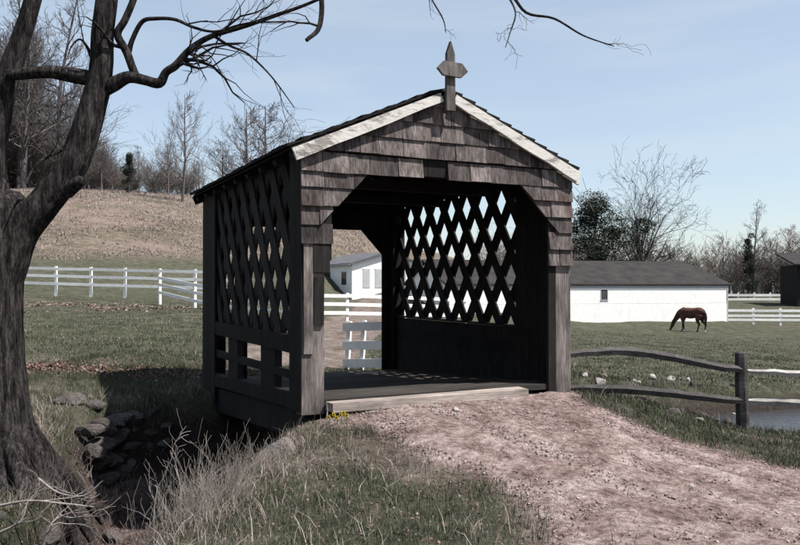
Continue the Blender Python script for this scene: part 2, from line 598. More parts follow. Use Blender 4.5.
def road(x, y):
    x = np.asarray(x, float); y = np.asarray(y, float)
    d = np.minimum(seg_d(x, y, PL), seg_d(x, y, PR))
    return np.where(inpoly(x, y, ROADP), d, -d) + 0.55 * fbm(x * 1.4, y * 1.4, 4) + 0.18 * fbm(x * 7, y * 7, 3)


def road2(x, y):
    """the lane beyond the bridge: it swings right past the gate towards the farm yard"""
    P = np.array([bw(1.75, BL), bw(1.75, BL + 2.0), (-2.2, 20.0), (-1.5, 30), (-2.0, 45), (-2.0, 60)])
    return 1.3 - seg_d(np.asarray(x, float), np.asarray(y, float), P) + 0.7 * fbm(x * .8, y * .8, 4)


def axis_pts(lo, flo, fhi, hi, step, g=1.07):
    a = list(np.arange(flo, fhi, step))
    s, p = step, fhi
    while p < hi:
        a.append(p); s *= g; p += s
    a.append(hi)
    s, p, l = step, flo, []
    while p > lo:
        s *= g; p -= s; l.append(max(p, lo))
    return np.array(l[::-1] + a)


gx = axis_pts(-1800, -6.5, 7.0, 1800, 0.085)
gy = axis_pts(-60, 3.5, 15.0, 2400, 0.085)
GX, GY = np.meshgrid(gx, gy)
GZ = height(GX.ravel(), GY.ravel()).reshape(GX.shape)
nr, nc = GX.shape
idx = np.arange(nr * nc).reshape(nr, nc)
quads = np.stack([idx[:-1, :-1], idx[:-1, 1:], idx[1:, 1:], idx[1:, :-1]], -1).reshape(-1, 4)
fx, fy = GX.ravel(), GY.ravel()
wv, _ = carve(fx, fy)
leafband = sstep(.45, 0, np.abs(fy - 13.35 - .10 * (fx + 5) - .3 * fbm(fx * .5, fy * .5))) * (fx < -2.9) * (fx > -12)
near_g = (np.abs(fx) < 8) * (.35 + .65 * (fy < 5.7)) * (fy < 15) * (fy > 2)
dirt_a = np.maximum(.75 * sstep(.0, .16, -fbm(fx * .9, fy * .9, 4) - .02) * near_g, np.maximum(sstep(-.32, .05, road(fx, fy)), 0.5 * sstep(-.3, .3, road2(fx, fy))))
hill_a = sstep(3.0, 4.6, base_h(fx, fy) + 1.6 * fbm(fx * .1, fy * .1, 3)) * (fx < 30)
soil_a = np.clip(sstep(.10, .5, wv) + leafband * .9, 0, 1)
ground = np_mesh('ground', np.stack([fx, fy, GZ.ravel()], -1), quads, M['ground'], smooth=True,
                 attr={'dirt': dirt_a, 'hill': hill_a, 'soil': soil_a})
tag(ground, kind='structure')

# dirt road sheet in front of the bridge
sx = np.arange(-1.2, 9.0, .05); sy = np.arange(2.0, 9.9, .05)
RX, RY = np.meshgrid(sx, sy)
inside = road(RX.ravel(), RY.ravel()).reshape(RX.shape) > 0.0
lz = (RX - C0.x) * U2.x + (RY - C0.y) * U2.y
inside &= lz < 0.05
RUTS = [np.array([(.15, 8.7), (.9, 7.6), (1.9, 6.2), (3.2, 4.6), (4.6, 2.0)]), np.array([(1.6, 9.35), (2.2, 8.4), (3.2, 7.1), (4.8, 5.5), (6.6, 3.2)])]
rutz = sum(-.045 * np.exp(-(seg_d(RX + .12 * fbm(RX, RY, 2), RY, P_) / .13) ** 2) + .02 * np.exp(-((seg_d(RX, RY, P_) - .27) / .1) ** 2) for P_ in RUTS)
RZ = rutz * sstep(.1, .5, road(RX.ravel(), RY.ravel()).reshape(RX.shape)) + height(RX.ravel(), RY.ravel()).reshape(RX.shape) + (-.03 + .042 * sstep(0, .16, road(RX.ravel(), RY.ravel()).reshape(RX.shape))) + .05 * fbm(RX * 3.1, RY * 3.1, 3) + .035 * fbm(RX * 11, RY * 11, 3)
ri = np.arange(RX.size).reshape(RX.shape)
q = np.stack([ri[:-1, :-1], ri[:-1, 1:], ri[1:, 1:], ri[1:, :-1]], -1).reshape(-1, 4)
keep = (inside[:-1, :-1] & inside[:-1, 1:] & inside[1:, 1:] & inside[1:, :-1]).ravel()
q = q[keep]
used = np.unique(q)
remap = np.zeros(RX.size, int); remap[used] = np.arange(len(used))
path = np_mesh('dirt_path', np.stack([RX.ravel(), RY.ravel(), RZ.ravel()], -1)[used], remap[q], M['dirt'], smooth=True)
tag(path, kind='structure')

# the stream's water
wp, wf = [], []
cl = []
for a, c in zip(GUL[:-1], GUL[1:]):
    for t in np.linspace(0, 1, 8, endpoint=False):
        cl.append(a + (c - a) * t)
for i, p in enumerate(cl):
    qn = cl[min(i + 1, len(cl) - 1)] - cl[max(i - 1, 0)]
    nn = np.array([-qn[1], qn[0]]) / np.hypot(qn[0], qn[1])
    hw = p[3] * .95
    lev = p[4] + .14 + (.10 if p[0] > 5 else 0)
    if i > 23: break
    wp += [(p[0] - nn[0] * hw, p[1] - nn[1] * hw, lev), (p[0] + nn[0] * hw, p[1] + nn[1] * hw, lev)]
    if i: wf.append((2 * i - 2, 2 * i - 1, 2 * i + 1, 2 * i))
water = mesh_obj('stream_water', wp, wf, M['water'], smooth=True)
tag(water, kind='structure')


# ------------------------------------------------------------------ stones
def stone_mesh(name, seed, mat, sub=2):
    r = random.Random(seed)
    bm = bmesh.new()
    bmesh.ops.create_icosphere(bm, subdivisions=sub, radius=1.0)
    ax = [Vector((r.uniform(-1, 1), r.uniform(-1, 1), r.uniform(-1, 1))).normalized() for _ in range(9)]
    cut = [r.uniform(.5, .85) for _ in ax]
    for v_ in bm.verts:
        for a, c in zip(ax, cut):
            d = v_.co.dot(a)
            if d > c: v_.co -= a * (d - c) * .92
        v_.co *= 1 + r.uniform(-.05, .05)
    me = bpy.data.meshes.new(name)
    bm.to_mesh(me); bm.free()
    me.polygons.foreach_set('use_smooth', [False] * len(me.polygons))
    me.materials.append(mat)
    return me


STONES = [stone_mesh('stone', k, M['stone']) for k in range(7)]
PALE = [stone_mesh('rock', 20 + k, M['pale_stone']) for k in range(5)]


def put_stone(name, me, loc, sc, rz, parent=None):
    o = bpy.data.objects.new(name, me)
    COL.objects.link(o)
    o.location = loc; o.scale = sc
    o.rotation_euler = (random.uniform(-.2, .2), random.uniform(-.2, .2), rz)
    if parent: o.parent = parent
    return o


# ------------------------------------------------------------------ covered bridge
BR = empty('covered_bridge', (C0.x, C0.y, BZ), TH)
tag(BR, 'small covered bridge of dark weathered wood with lattice sides and shingled gable', 'bridge')
RUN, APX = 1.85, 1.71


def roof_u(s):
    return 3.55 - .80 * abs(s - APX) / RUN


DECK = .13
HEAD, CHX, CHZ, JW = 2.57, .43, .44, .34           # portal header, chamfers, jamb width
T_FAR = BL

# corner and side posts
PW = M['post_wood']; DW = M['dark_wood']
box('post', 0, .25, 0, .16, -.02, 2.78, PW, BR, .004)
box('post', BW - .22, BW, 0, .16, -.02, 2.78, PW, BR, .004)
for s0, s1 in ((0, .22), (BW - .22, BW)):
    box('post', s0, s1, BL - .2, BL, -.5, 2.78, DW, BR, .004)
for t in (3.2,):
    box('post', 0.13, .27, t - .09, t + .09, .0, 2.70, DW, BR, .004)
# patches nailed on the left front post
box('patch_board', .015, .115, -.022, -.002, 0.62, 1.80, PW, BR, .003)
box('patch_board', .125, .235, -.03, -.002, .92, 1.42, DW, BR, .003)
box('patch_board', .12, .30, -.028, -.002, 1.47, 1.83, DW, BR, .003)
# backing behind the shingled jambs (inner strip)
box('jamb_board', .252, JW - .01, .0, .05, 1.60, HEAD, DW, BR)
box('jamb_board', BW - JW + .01, BW - .222, .0, .05, .02, HEAD, DW, BR)


# gable boards behind the shingles: front and far end
def gable(y0, y1, head, jw, mat, chx=CHX, chz=CHZ):
    n = 14
    for i in range(n):
        a, c = BW * i / n, BW * (i + 1) / n - .006
        poly = [(a, head), (c, head), (c, 4), (a, 4)]
        k = .80 / RUN
        poly = clip(poly, -k, 1, 3.545 - k * APX)
        poly = clip(poly, k, 1, 3.545 + k * APX)
        if area(poly) > .001:
            prism('gable_board', poly, lambda z: y0, lambda z: y1, mat, BR)
    for sgn in (0, 1):
        tri = [(jw, head), (jw + chx, head), (jw, head - chz)]
        if sgn: tri = [(BW - x, z) for x, z in tri]
        prism('corner_brace', tri, lambda z: y0 + .004, lambda z: y1 - .004, mat, BR)


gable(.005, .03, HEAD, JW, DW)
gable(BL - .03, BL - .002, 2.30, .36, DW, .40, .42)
for s0, s1 in ((.222, .36), (BW - .36, BW - .222)):
    box('jamb_board', s0, s1, BL - .05, BL - .01, -.4, 2.30, DW, BR)

# shingles on the front
SH = M['shingle_wood']
EXP = .198
k_ = .80 / RUN
r_s = random.Random(3)


def shingle(poly, zb):
    th = r_s.uniform(.022, .046)
    f = lambda z: -(.004 + th * max(0, 1 - (z - zb) / .27))
    return prism('shingle', poly, f, lambda z: -.0005, SH, BR)


def course(zb, lo, hi, first=None):
    x = lo
    while x < hi - .02:
        w = r_s.uniform(.19, .38)
        if hi - x - w < .1: w = hi - x
        x1 = min(x + w, hi)
        zbb = zb + r_s.uniform(-.005, .005)
        poly = [(x + .003, zbb), (x1 - .003, zbb + r_s.uniform(-.004, .004)), (x1 - .003, zb + EXP + .012), (x + .003, zb + EXP + .012)]
        poly = clip(poly, -k_, 1, 3.52 - k_ * APX)
        poly = clip(poly, k_, 1, 3.52 + k_ * APX)
        yield poly, zbb
        x = x1


for c in range(6):
    zb = HEAD + c * EXP - (.03 if c == 0 else 0)
    for poly, zbb in course(zb, -.02, BW + .02):
        if c == 0 and 1.42 < sum(p_[0] for p_ in poly) / max(len(poly), 1) < 1.72: continue      # one shingle has fallen off
        if area(poly) > .004: shingle(poly, zbb)
for c in range(1, 6):
    zb = HEAD - c * EXP
    for sgn in (0, 1):
        if zb < (1.72 if sgn == 0 else 1.5): continue
        wid = JW + max(0, CHX * (1 - (HEAD - (zb + EXP)) / CHZ))
        for poly, zbb in course(zb, -.02, wid):
            # the cut corner: keep the part outside the diagonal
            poly = clip(poly, 1 / CHX, 1 / CHZ * -1, JW / CHX + CHZ / CHZ - HEAD / CHZ) if zb + EXP > HEAD - CHZ else clip(poly, 1, 0, JW)
            poly = clip(poly, 1, 0, JW + CHX)
            if zb < HEAD - CHZ: poly = clip(poly, 1, 0, JW) if zb + EXP < HEAD - CHZ + .05 else poly
            if sgn: poly = [(BW - x, z) for x, z in poly]
            if area(poly) > .003: shingle(poly, zbb)

# roof: sheathing boards, shingle layer, rafters, tie beams, barge boards
Y0, Y1 = -.06, BL + .12
for sgn in (-1, 1):
    nrm = Vector((sgn * .80, 0, RUN)).normalized()
    e = Vector((sgn * RUN, 0, -.80))
    top = Vector((APX, 0, 3.55))
    nb = 9
    for i in range(nb):
        a = top + e * (i / nb); c = top + e * ((i + 1) / nb - .006)
        v_ = []
        for p in (a, c):
            for y in (Y0 + .015, Y1 - .015):
                for h in (0, .022):
                    q_ = p + nrm * h
                    v_.append((q_.x, y + random.uniform(-.008, .008), q_.z))
        mesh_obj('sheathing_board', v_, [(0, 1, 3, 2), (4, 6, 7, 5), (0, 4, 5, 1), (2, 3, 7, 6), (0, 2, 6, 4), (1, 5, 7, 3)], DW, BR)
    V = []
    for p, h in ((top, .0225), (top + e, .0225), (top + e, .0255), (top, .0255)):
        for y in (Y0 + .03, Y1 - .03): V.append((p + nrm * h) + Vector((0, y, 0)))
    mesh_obj('sun_block_sheet', V, [(0, 1, 3, 2), (4, 6, 7, 5), (2, 3, 5, 4), (0, 6, 7, 1), (0, 2, 4, 6), (1, 7, 5, 3)][:2], DW, BR)  # unseen sheet, added to keep sun from leaking between the roof shingles
    # roof shingles, one joined layer per slope
    V, Fq = [], []
    ncs = 11
    for i in range(ncs):
        y = Y0
        while y < Y1 - .02:
            wd = r_s.uniform(.12, .26)
            y1 = min(y + wd, Y1)
            f0, f1 = max(0, (i / ncs) - .03), (i + 1) / ncs + .012 + r_s.uniform(-.006, .008)
            b0 = len(V)
            for fr, h in ((f0, .026), (f0, .036), (f1, .038), (f1, .066 + r_s.uniform(0, .012))):
                for yy in (y + .003, y1 - .003):
                    q_ = top + e * fr + nrm * h
                    V.append((q_.x, yy, q_.z))
            for fc in ((0, 1, 3, 2), (4, 6, 7, 5), (2, 3, 7, 6), (0, 4, 5, 1), (0, 2, 6, 4), (1, 5, 7, 3)):
                Fq.append(tuple(b0 + w_ for w_ in fc))
            y = y1
    o = mesh_obj('roof_shingles', V, Fq, M['dark_wood'], BR)
    o['kind'] = 'stuff'
    for i in range(9):
        y = .05 + i * (BL - .1) / 8
        a = Vector((APX + sgn * .02, y, 3.55 - .075)); c = a + e * .97
        beam('rafter', a, c, .05, .11, DW, BR, up=(0, 1, 0))
    # weathered white barge board on the front (and plain one on the far end)
    for y, nm, mt in ((Y0 - .022, 'barge_board', M['chipped_white']), (Y1 + .022, 'barge_board', DW)):
        a = top + e * .055 + nrm * (-.045); c = top + e * (1.02 if sgn > 0 else 1.0) + nrm * (-.05)
        seg = 8
        V = []
        for i in range(seg + 1):
            p = a + (c - a) * (i / seg)
            jw_ = random.uniform(-.008, .008) if 0 < i < seg else 0
            for yy in (-.018, .018):
                V.append(p + nrm * (.052) + Vector((0, y + yy, 0)))
                V.append(p - nrm * (.052 + .028 * i / seg + jw_) + Vector((0, y + yy, 0)))
        Fq = [(0, 1, 3, 2)]
        for i in range(seg):
            b0 = i * 4
            Fq += [(b0, b0 + 4, b0 + 5, b0 + 1), (b0 + 2, b0 + 3, b0 + 7, b0 + 6), (b0, b0 + 2, b0 + 6, b0 + 4), (b0 + 1, b0 + 5, b0 + 7, b0 + 3)]
        b0 = seg * 4
        Fq.append((b0, b0 + 2, b0 + 3, b0 + 1))
        o = mesh_obj(nm, V, Fq, mt, BR)
        if mt != DW: o['label'] = 'flaking white painted board under the roof edge'
# small second trim board at the right eave
beam('trim_board', (BW - .14, -.055, 2.72), (BW + .10, -.055, 2.615), .03, .07, M['chipped_white'], BR)
for t in (.25, 1.62, 3.2, 4.55):
    box('tie_beam', .05, BW - .05, t - .07, t + .07, 2.60, 2.74, DW, BR, .004)
for s0 in (.02, BW - .16):
    box('wall_plate', s0, s0 + .14, .17, BL - .21, 2.71, 2.80, DW, BR, .003)
for sgn, s0 in ((1, .29),):
    for t in (3.2,):
        beam('knee_brace', (s0, t, 2.15), (s0 + sgn * .45, t, 2.6), .08, .09, DW, BR, up=(0, 1, 0))

# finial: pointed upright with a pointed crossbar
fin = M['finial_wood']
cx = APX
o = prism('finial', [(cx - .057, 3.31), (cx + .057, 3.31), (cx + .05, 3.95), (cx, 4.10), (cx - .05, 3.96)], lambda z: -.155, lambda z: -.105, fin, BR)
prism('crossbar', [(cx - .195, 3.765), (cx - .12, 3.69), (cx + .115, 3.685), (cx + .195, 3.76), (cx + .12, 3.845), (cx - .115, 3.85)],
      lambda z: -.20, lambda z: -.157, fin, o)

# lattice walls
LZ0, LZ1 = .78, 2.72
PX, PZ = .465, .70                                 # diamond pitch
SLW = .160


def lattice(s_in, t0, t1, phase, SLW):
    """two crossed layers of slats; the wall runs along local y at x = s_in"""
    ang = math.atan2(PZ, PX)
    hw = SLW / 2 / math.sin(ang)                   # half width measured along t
    slope = PX / PZ
    for lay, dirn in ((0, 1), (1, -1)):
        k = -12
        while k < 24:
            c = t0 + phase + k * PX
            k += 1
            base = c
            poly = []
            jl = random.uniform(-.012, .012)
            for z, e_ in ((LZ0, -1), (LZ0, 1), (LZ1, 1), (LZ1, -1)):
                poly.append((base + jl + dirn * (z - LZ0) * slope + e_ * hw, z))
            poly = clip(poly, -1, 0, -t0)
            poly = clip(poly, 1, 0, t1)
            if area(poly) < .01: continue
            x0 = s_in + lay * .028
            n = len(poly)
            ar = sum(poly[i][0] * poly[(i + 1) % n][1] - poly[(i + 1) % n][0] * poly[i][1] for i in range(n))
            if ar < 0: poly = poly[::-1]
            v_ = [(x0 + .026, t, z) for t, z in poly] + [(x0, t, z) for t, z in poly]
            f_ = [tuple(range(n)), tuple(range(2 * n - 1, n - 1, -1))]
            for i in range(n):
                j = (i + 1) % n
                f_.append((j, i, n + i, n + j))
            mesh_obj('lattice_slat', v_, f_, M['lattice_wood'], BR)


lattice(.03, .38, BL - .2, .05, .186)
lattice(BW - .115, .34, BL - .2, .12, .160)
# boards closing the lattice at the ends, side corner boards
for i in range(2):
    box('side_board', -.012, .012, .0 + i * .19, .185 + i * .19, .0, 2.74, DW, BR, .003)
for i in range(3):
    box('side_board', -.005, .02, 3.95 + i * .28, 3.95 + i * .28 + .275, -.4, 2.74, DW, BR, .003)
for i in range(3):
    box('side_board', BW - .16, BW - .125, .17 + i * .26, .17 + i * .26 + .255, .12, 2.72, DW, BR, .003)
# solid boards under the right lattice, open rails under the left one
for i in range(5):
    box('wall_board', BW - .15, BW - .118, .18, BL - .21, -.14 + i * .182, -.14 + i * .182 + .181, DW, BR, .003)
box('lattice_rail', BW - .17, BW - .03, .17, BL - .21, .775, .80, DW, BR)
box('lattice_rail', .0, .13, .385, BL - .21, .60, .79, DW, BR, .004)
beam('side_rail', (.06, .30, .36), (.06, BL - .2, .30), .07, .09, DW, BR, jit=.004)
beam('curb_timber', (.085, .2, .10), (.085, BL - .2, -.12), .17, .17, DW, BR, jit=.005)
box('side_post', .03, .12, 1.05, 1.62, .10, .60, DW, BR, .004)
box('side_post', .03, .12, 2.75, 3.25, .02, .60, DW, BR, .004)

# deck planks on stringers, threshold timber
nb = 20
for i in range(nb):
    t0 = .03 + i * (BL - .06) / nb
    dz = -.062 * t0
    box('deck_plank', .18, BW - .17, t0, t0 + (BL - .06) / nb - .012, .065 + dz, DECK + dz + random.uniform(-.006, .006), M['deck_wood'], BR, .003)
for s0 in (.05, 1.1, 2.15, BW - .28):
    beam('stringer', (s0 + .11, .10, -.135), (s0 + .11, BL - .02, -.44), .22, .34, DW, BR, jit=.004)
o = beam('threshold', (.26, -.12, .065), (2.72, -.10, .080), .20, .09, M['sill_wood'], BR, jit=.008)
o['label'] = 'pale squared timber across the entrance'


# stone abutments under both ends
def abutment(t0, t1, s0, s1, zlo, zhi, label):
    ab = empty('stone_abutment', (*bw((s0 + s1) / 2, (t0 + t1) / 2), zlo), TH)
    tag(ab, label, 'abutment')
    hw, ht = (s1 - s0) / 2, (t1 - t0) / 2
    box('core', -hw + .15, hw - .15, -ht + .12, ht - .12, -.1, zhi - zlo - .08, M['stone'], ab)
    z = 0.0
    while z < zhi - zlo - .05:
        h = random.uniform(.14, .24)
        h = min(h, zhi - zlo - z)
        for side in range(4):
            ln = hw if side in (0, 2) else ht
            x = -ln
            while x < ln - .05:
                w = random.uniform(.2, .45)
                w = min(w, ln - x)
                cxx = x + w / 2
                if side == 0: p = (cxx, -ht + .1)
                elif side == 2: p = (cxx, ht - .1)
                elif side == 1: p = (-hw + .1, cxx)
                else: p = (hw - .1, cxx)
                d = random.uniform(.15, .2)
                sc = (w * .56, d, h * .6) if side in (0, 2) else (d, w * .56, h * .6)
                put_stone('stone', random.choice(STONES), (p[0], p[1], z + h / 2), sc, random.uniform(-.1, .1), ab)
                x += w
        z += h


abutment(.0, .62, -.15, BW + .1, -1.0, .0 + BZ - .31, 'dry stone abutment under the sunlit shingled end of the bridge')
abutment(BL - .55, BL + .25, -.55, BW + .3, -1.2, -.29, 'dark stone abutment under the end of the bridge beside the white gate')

wing = empty('stone_wing_wall', (-3.3, 11.6, -1.0))
tag(wing, 'rubble stone wall lining the shaded stream bank between the bridge and the big tree', 'wall')
WL_P = [(-3.15, 11.75), (-3.65, 10.9), (-3.72, 10.2), (-3.66, 9.75)]
rwl = random.Random(12)
for row in range(5):
    for a, c in zip(WL_P[:-1], WL_P[1:]):
        ln = math.hypot(c[0] - a[0], c[1] - a[1])
        q_ = rwl.uniform(0, .15)
        while q_ < ln:
            w = rwl.uniform(.2, .46)
            f = (q_ + w / 2) / ln
            x, y = a[0] + (c[0] - a[0]) * f - row * .05, a[1] + (c[1] - a[1]) * f + row * .02
            top_z = min(hz(x - .7, y + .2), .12)
            z = -1.1 + row * .2 + rwl.uniform(-.03, .03)
            if z < top_z - .02:
                put_stone('stone', rwl.choice(STONES), (x + 3.3 + rwl.uniform(-.05, .05), y - 11.6, z + 1.0 + .08), (rwl.uniform(.16, .24), w * .55, rwl.uniform(.10, .14)), math.atan2(c[1] - a[1], c[0] - a[0]) - math.pi / 2 + rwl.uniform(-.2, .2), wing)
            q_ += w * .92

# ------------------------------------------------------------------ tubes for trees and stems
def tube(pts, rad, sides=8, cap=True, wob=0.0, tw=None):
    """-> verts, faces of a tapered tube along pts"""
    pts = [Vector(p) for p in pts]
    V, Fq = [], []
    ref = Vector((0, 1, 0.01))
    n = len(pts)
    for i, p in enumerate(pts):
        d = (pts[min(i + 1, n - 1)] - pts[max(i - 1, 0)]).normalized()
        s = d.cross(ref)
        if s.length < .1: s = d.cross(Vector((1, 0, 0)))
        s.normalize()
        u = d.cross(s)
        for k in range(sides):
            a = 2 * math.pi * k / sides
            r = rad[i] * (1 + random.uniform(-wob, wob))
            V.append(p + (s * math.cos(a) + u * math.sin(a)) * r)
        if i:
            for k in range(sides):
                k2 = (k + 1) % sides
                Fq.append(((i - 1) * sides + k, (i - 1) * sides + k2, i * sides + k2, i * sides + k))
    return V, Fq


class MB:
    def __init__(self): self.V, self.F = [], []

    def add(self, vf):
        b0 = len(self.V)
        self.V += vf[0]
        self.F += [tuple(b0 + i for i in f) for f in vf[1]]

    def build(self, name, mat, parent=None, smooth=True):
        return np_mesh(name, [tuple(v) for v in self.V], self.F, mat, parent, smooth)


def spline(pts, n):
    """Catmull-Rom through (x, y, z, r) tuples"""
    P = [np.array(p, float) for p in pts]
    P = [2 * P[0] - P[1]] + P + [2 * P[-1] - P[-2]]
    out = []
    for i in range(1, len(P) - 2):
        for t in np.linspace(0, 1, n, endpoint=False):
            a, b_, c, d = P[i - 1:i + 3]
            out.append(.5 * ((2 * b_) + (-a + c) * t + (2 * a - 5 * b_ + 4 * c - d) * t ** 2 + (-a + 3 * b_ - 3 * c + d) * t ** 3))
    out.append(P[-2])
    return out


def twigs(mb, p, d, ln, r, depth, rnd, up=.15, sides=4, spread=.6, kink=.25, minr=.0016, nseg=5):
    """recursive crooked twig"""
    p = Vector(p); d = Vector(d).normalized()
    pts, rad = [p.copy()], [r]
    kids = []
    for i in range(nseg):
        d = (d + Vector((rnd.gauss(0, kink), rnd.gauss(0, kink), rnd.gauss(0, kink) + up * .3))).normalized()
        p = p + d * (ln / nseg)
        rr = max(r * (1 - .75 * (i + 1) / nseg), minr)
        pts.append(p.copy()); rad.append(rr)
        if depth > 0 and i >= 0 and rnd.random() < .85:
            kids.append((p.copy(), d.copy(), rr, i))
    mb.add(tube(pts, rad, sides))
    for q, dd, rr, i in kids:
        a = Vector((rnd.gauss(0, 1), rnd.gauss(0, 1), rnd.gauss(0, 1)))
        a = (a - dd * a.dot(dd)).normalized()
        nd_ = (dd + a * spread * rnd.uniform(.7, 1.4)).normalized()
        twigs(mb, q, nd_, ln * rnd.uniform(.4, .68), max(rr * .7, minr), depth - 1, rnd, up, max(3, sides - 1), spread, kink, minr, max(3, nseg - 1))


# ------------------------------------------------------------------ big tree at the left
TD = 7.25
tree = empty('shade_tree', (at(2, 470, TD).x, TD, hz(at(2, 470, TD).x, TD)))
tag(tree, 'large bare twin-stemmed tree with rough bark standing on the stream bank', 'tree')
t_off = Vector(tree.location)


def tp(px, py, d=TD, w=0):
    p = at(px, py, d) - t_off
    return (p.x, p.y, p.z, w / 2 / F * d)


def limb(pts, name, sides=14, n=6, rough=.05, seed=1):
    sp = spline(pts, n)
    P, r_ = [Vector(q_[:3]) for q_ in sp], [max(q_[3], .002) for q_ in sp]
    V, Fq = tube(P, r_, sides)
    rr = random.Random(seed)
    out = []
    for i, v_ in enumerate(V):
        c_ = P[i // sides]
        dv = v_ - c_
        k = i % sides
        nz = float(fbm(np.array([min(k, sides - k) * (1.7 if sides < 30 else .62) + seed * 9.1]), np.array([v_.z * 2.2 + seed]), 3)[0])
        out.append(c_ + dv * (1 + rough * 5 * nz))
    mb = MB(); mb.add((out, Fq))
    return mb, P, r_


mb, P, r_ = limb([tp(2, 560, TD, 150), tp(2, 505, TD, 122), tp(0, 465, TD, 86), tp(-3, 420, TD, 66), tp(-6, 370, TD, 58), tp(-7, 310, TD, 55), tp(-6, 265, TD, 57), tp(0, 228, TD, 56), tp(6, 205, TD, 48), tp(8, 190, TD, 20)], 'trunk', 84, 14, .034, 1)
trunk = mb.build('trunk', M['bark'], tree)
for i in range(7):                                   # root flares
    a = -2.6 + i * .62
    rx, ry = math.cos(a), math.sin(a)
    z0 = .22
    pts = [(rx * .22, ry * .22, z0 + .25, .10), (rx * .42, ry * .42, z0 - .06, .085), (rx * .62, ry * .62, z0 - .30, .06), (rx * .9, ry * .9, -.5, .03)]
    mb, _, _ = limb(pts, 'root', 10, 5, .05, 30 + i)
    mb.build('root', M['bark'], trunk)
mb, P, r_ = limb([tp(-6, 320, TD, 36), tp(-2, 285, TD, 44), tp(6, 258, TD, 45), tp(20, 231, TD, 37), tp(42, 205, TD, 32), tp(63, 178, TD, 30), tp(77, 154, TD, 28), tp(89, 116, TD, 26), tp(97, 85, TD, 24), tp(100, 62, TD, 23), tp(101, 31, TD, 22), tp(105, 0, TD, 21), tp(112, -60, TD + .2, 18), tp(125, -150, TD + .4, 13), tp(128, -240, TD + .3, 6)], 'stem', 56, 10, .03, 2)
stem = mb.build('stem', M['bark'], tree)
mb, _, _ = limb([tp(66, 190, TD - .03, 18), tp(76, 183, TD - .08, 14), tp(81, 180, TD - .1, 10), tp(83, 179, TD - .11, 2)], 'knob', 10, 4, .05, 4)
mb.build('branch_stub', M['bark'], stem)
mb, P, r_ = limb([tp(-2, 240, TD + .1, 44), tp(-8, 200, TD + .1, 34), tp(-10, 160, TD + .1, 29), tp(-4, 115, TD + .1, 27), tp(7, 75, TD + .1, 22), tp(20, 35, TD + .1, 18), tp(30, 0, TD + .1, 16), tp(45, -60, TD + .1, 14), tp(55, -160, TD + .3, 8)], 'stem', 44, 10, .03, 3)
stem2 = mb.build('stem', M['bark'], tree)
rt = random.Random(21)
BRN = [
    ([(94, 78, 16), (70, 74, 15), (50, 71, 13), (30, 72, 12), (8, 74, 11)], 0, 0),
    ([(100, 88, 17), (112, 83, 15), (127, 76, 12), (143, 79, 10), (158, 82, 10), (165, 71, 8), (175, 64, 8), (189, 48, 6.5), (210, 35, 5.5), (246, 24, 4.5), (280, 12, 4), (300, 5, 3.5), (322, -4, 3)], -.15, 6),
    ([(135, 76, 9), (131, 66, 8), (125, 50, 8), (116, 33, 7.5), (123, 19, 7), (131, 0, 6.5), (142, -30, 5)], -.1, 4),
    ([(127, 52, 6), (131, 38, 5), (141, 20, 4.5), (155, 17, 4), (174, 18, 3.5), (193, 26, 3), (215, 30, 2.5), (245, 22, 2), (285, 20, 1.5)], -.2, 5),
    ([(212, 34, 3.5), (228, 44, 2.8), (246, 52, 2.4), (262, 66, 2), (276, 82, 1.5), (294, 107, 1)], -.3, 3),
    ([(128, -200, 7), (190, -110, 7), (260, -50, 6.5), (305, -25, 6), (320, -8, 5.5), (319, 25, 5), (306, 39, 4)], -.5, 3),
    ([(125, -190, 9), (230, -170, 8), (340, -100, 7), (440, -45, 5), (505, -12, 3.5), (527, 11, 3), (555, 17, 2.4), (584, 34, 1.8), (615, 45, 1)], -.6, 5),
    ([(505, -12, 2.5), (516, 10, 1.8), (511, 30, 1.3), (506, 46, .9)], -.6, 4),
    ([(400, -70, 3), (428, -10, 2), (443, 17, 1.4), (446, 31, .8)], -.6, 2),
    ([(92, 60, 5), (85, 45, 3), (78, 38, 2), (70, 45, 1.5), (66, 56, 1)], -.2, 1),
    ([(60, 150, 4), (50, 155, 3), (38, 162, 2.4), (28, 176, 2), (26, 184, 1.4)], -.3, 1),
]
for bi, (pts, dd, nt_) in enumerate(BRN):
    n = len(pts)
    q_ = [tp(x, y, TD + dd * i / (n - 1), w) for i, (x, y, w) in enumerate(pts)]
    mb, P, r_ = limb(q_, 'branch', 9, 5, .05, 50 + bi)
    for _ in range(nt_):
        i = rt.randrange(int(len(P) * .35), len(P))
        d = (P[min(i + 1, len(P) - 1)] - P[i - 1]).normalized()
        a = Vector((rt.gauss(0, 1), rt.gauss(0, .5), rt.gauss(-.05, 1)))
        twigs(mb, P[i], d * .8 + a * .6, rt.uniform(.25, .75) * (.45 if bi in (6, 7, 8) else 1), max(r_[i] * .55, .003), rt.choice((1, 1, 2)), rt, .05, 4, .7, .28, .0014)
    mb.build('branch', M['bark'], tree)


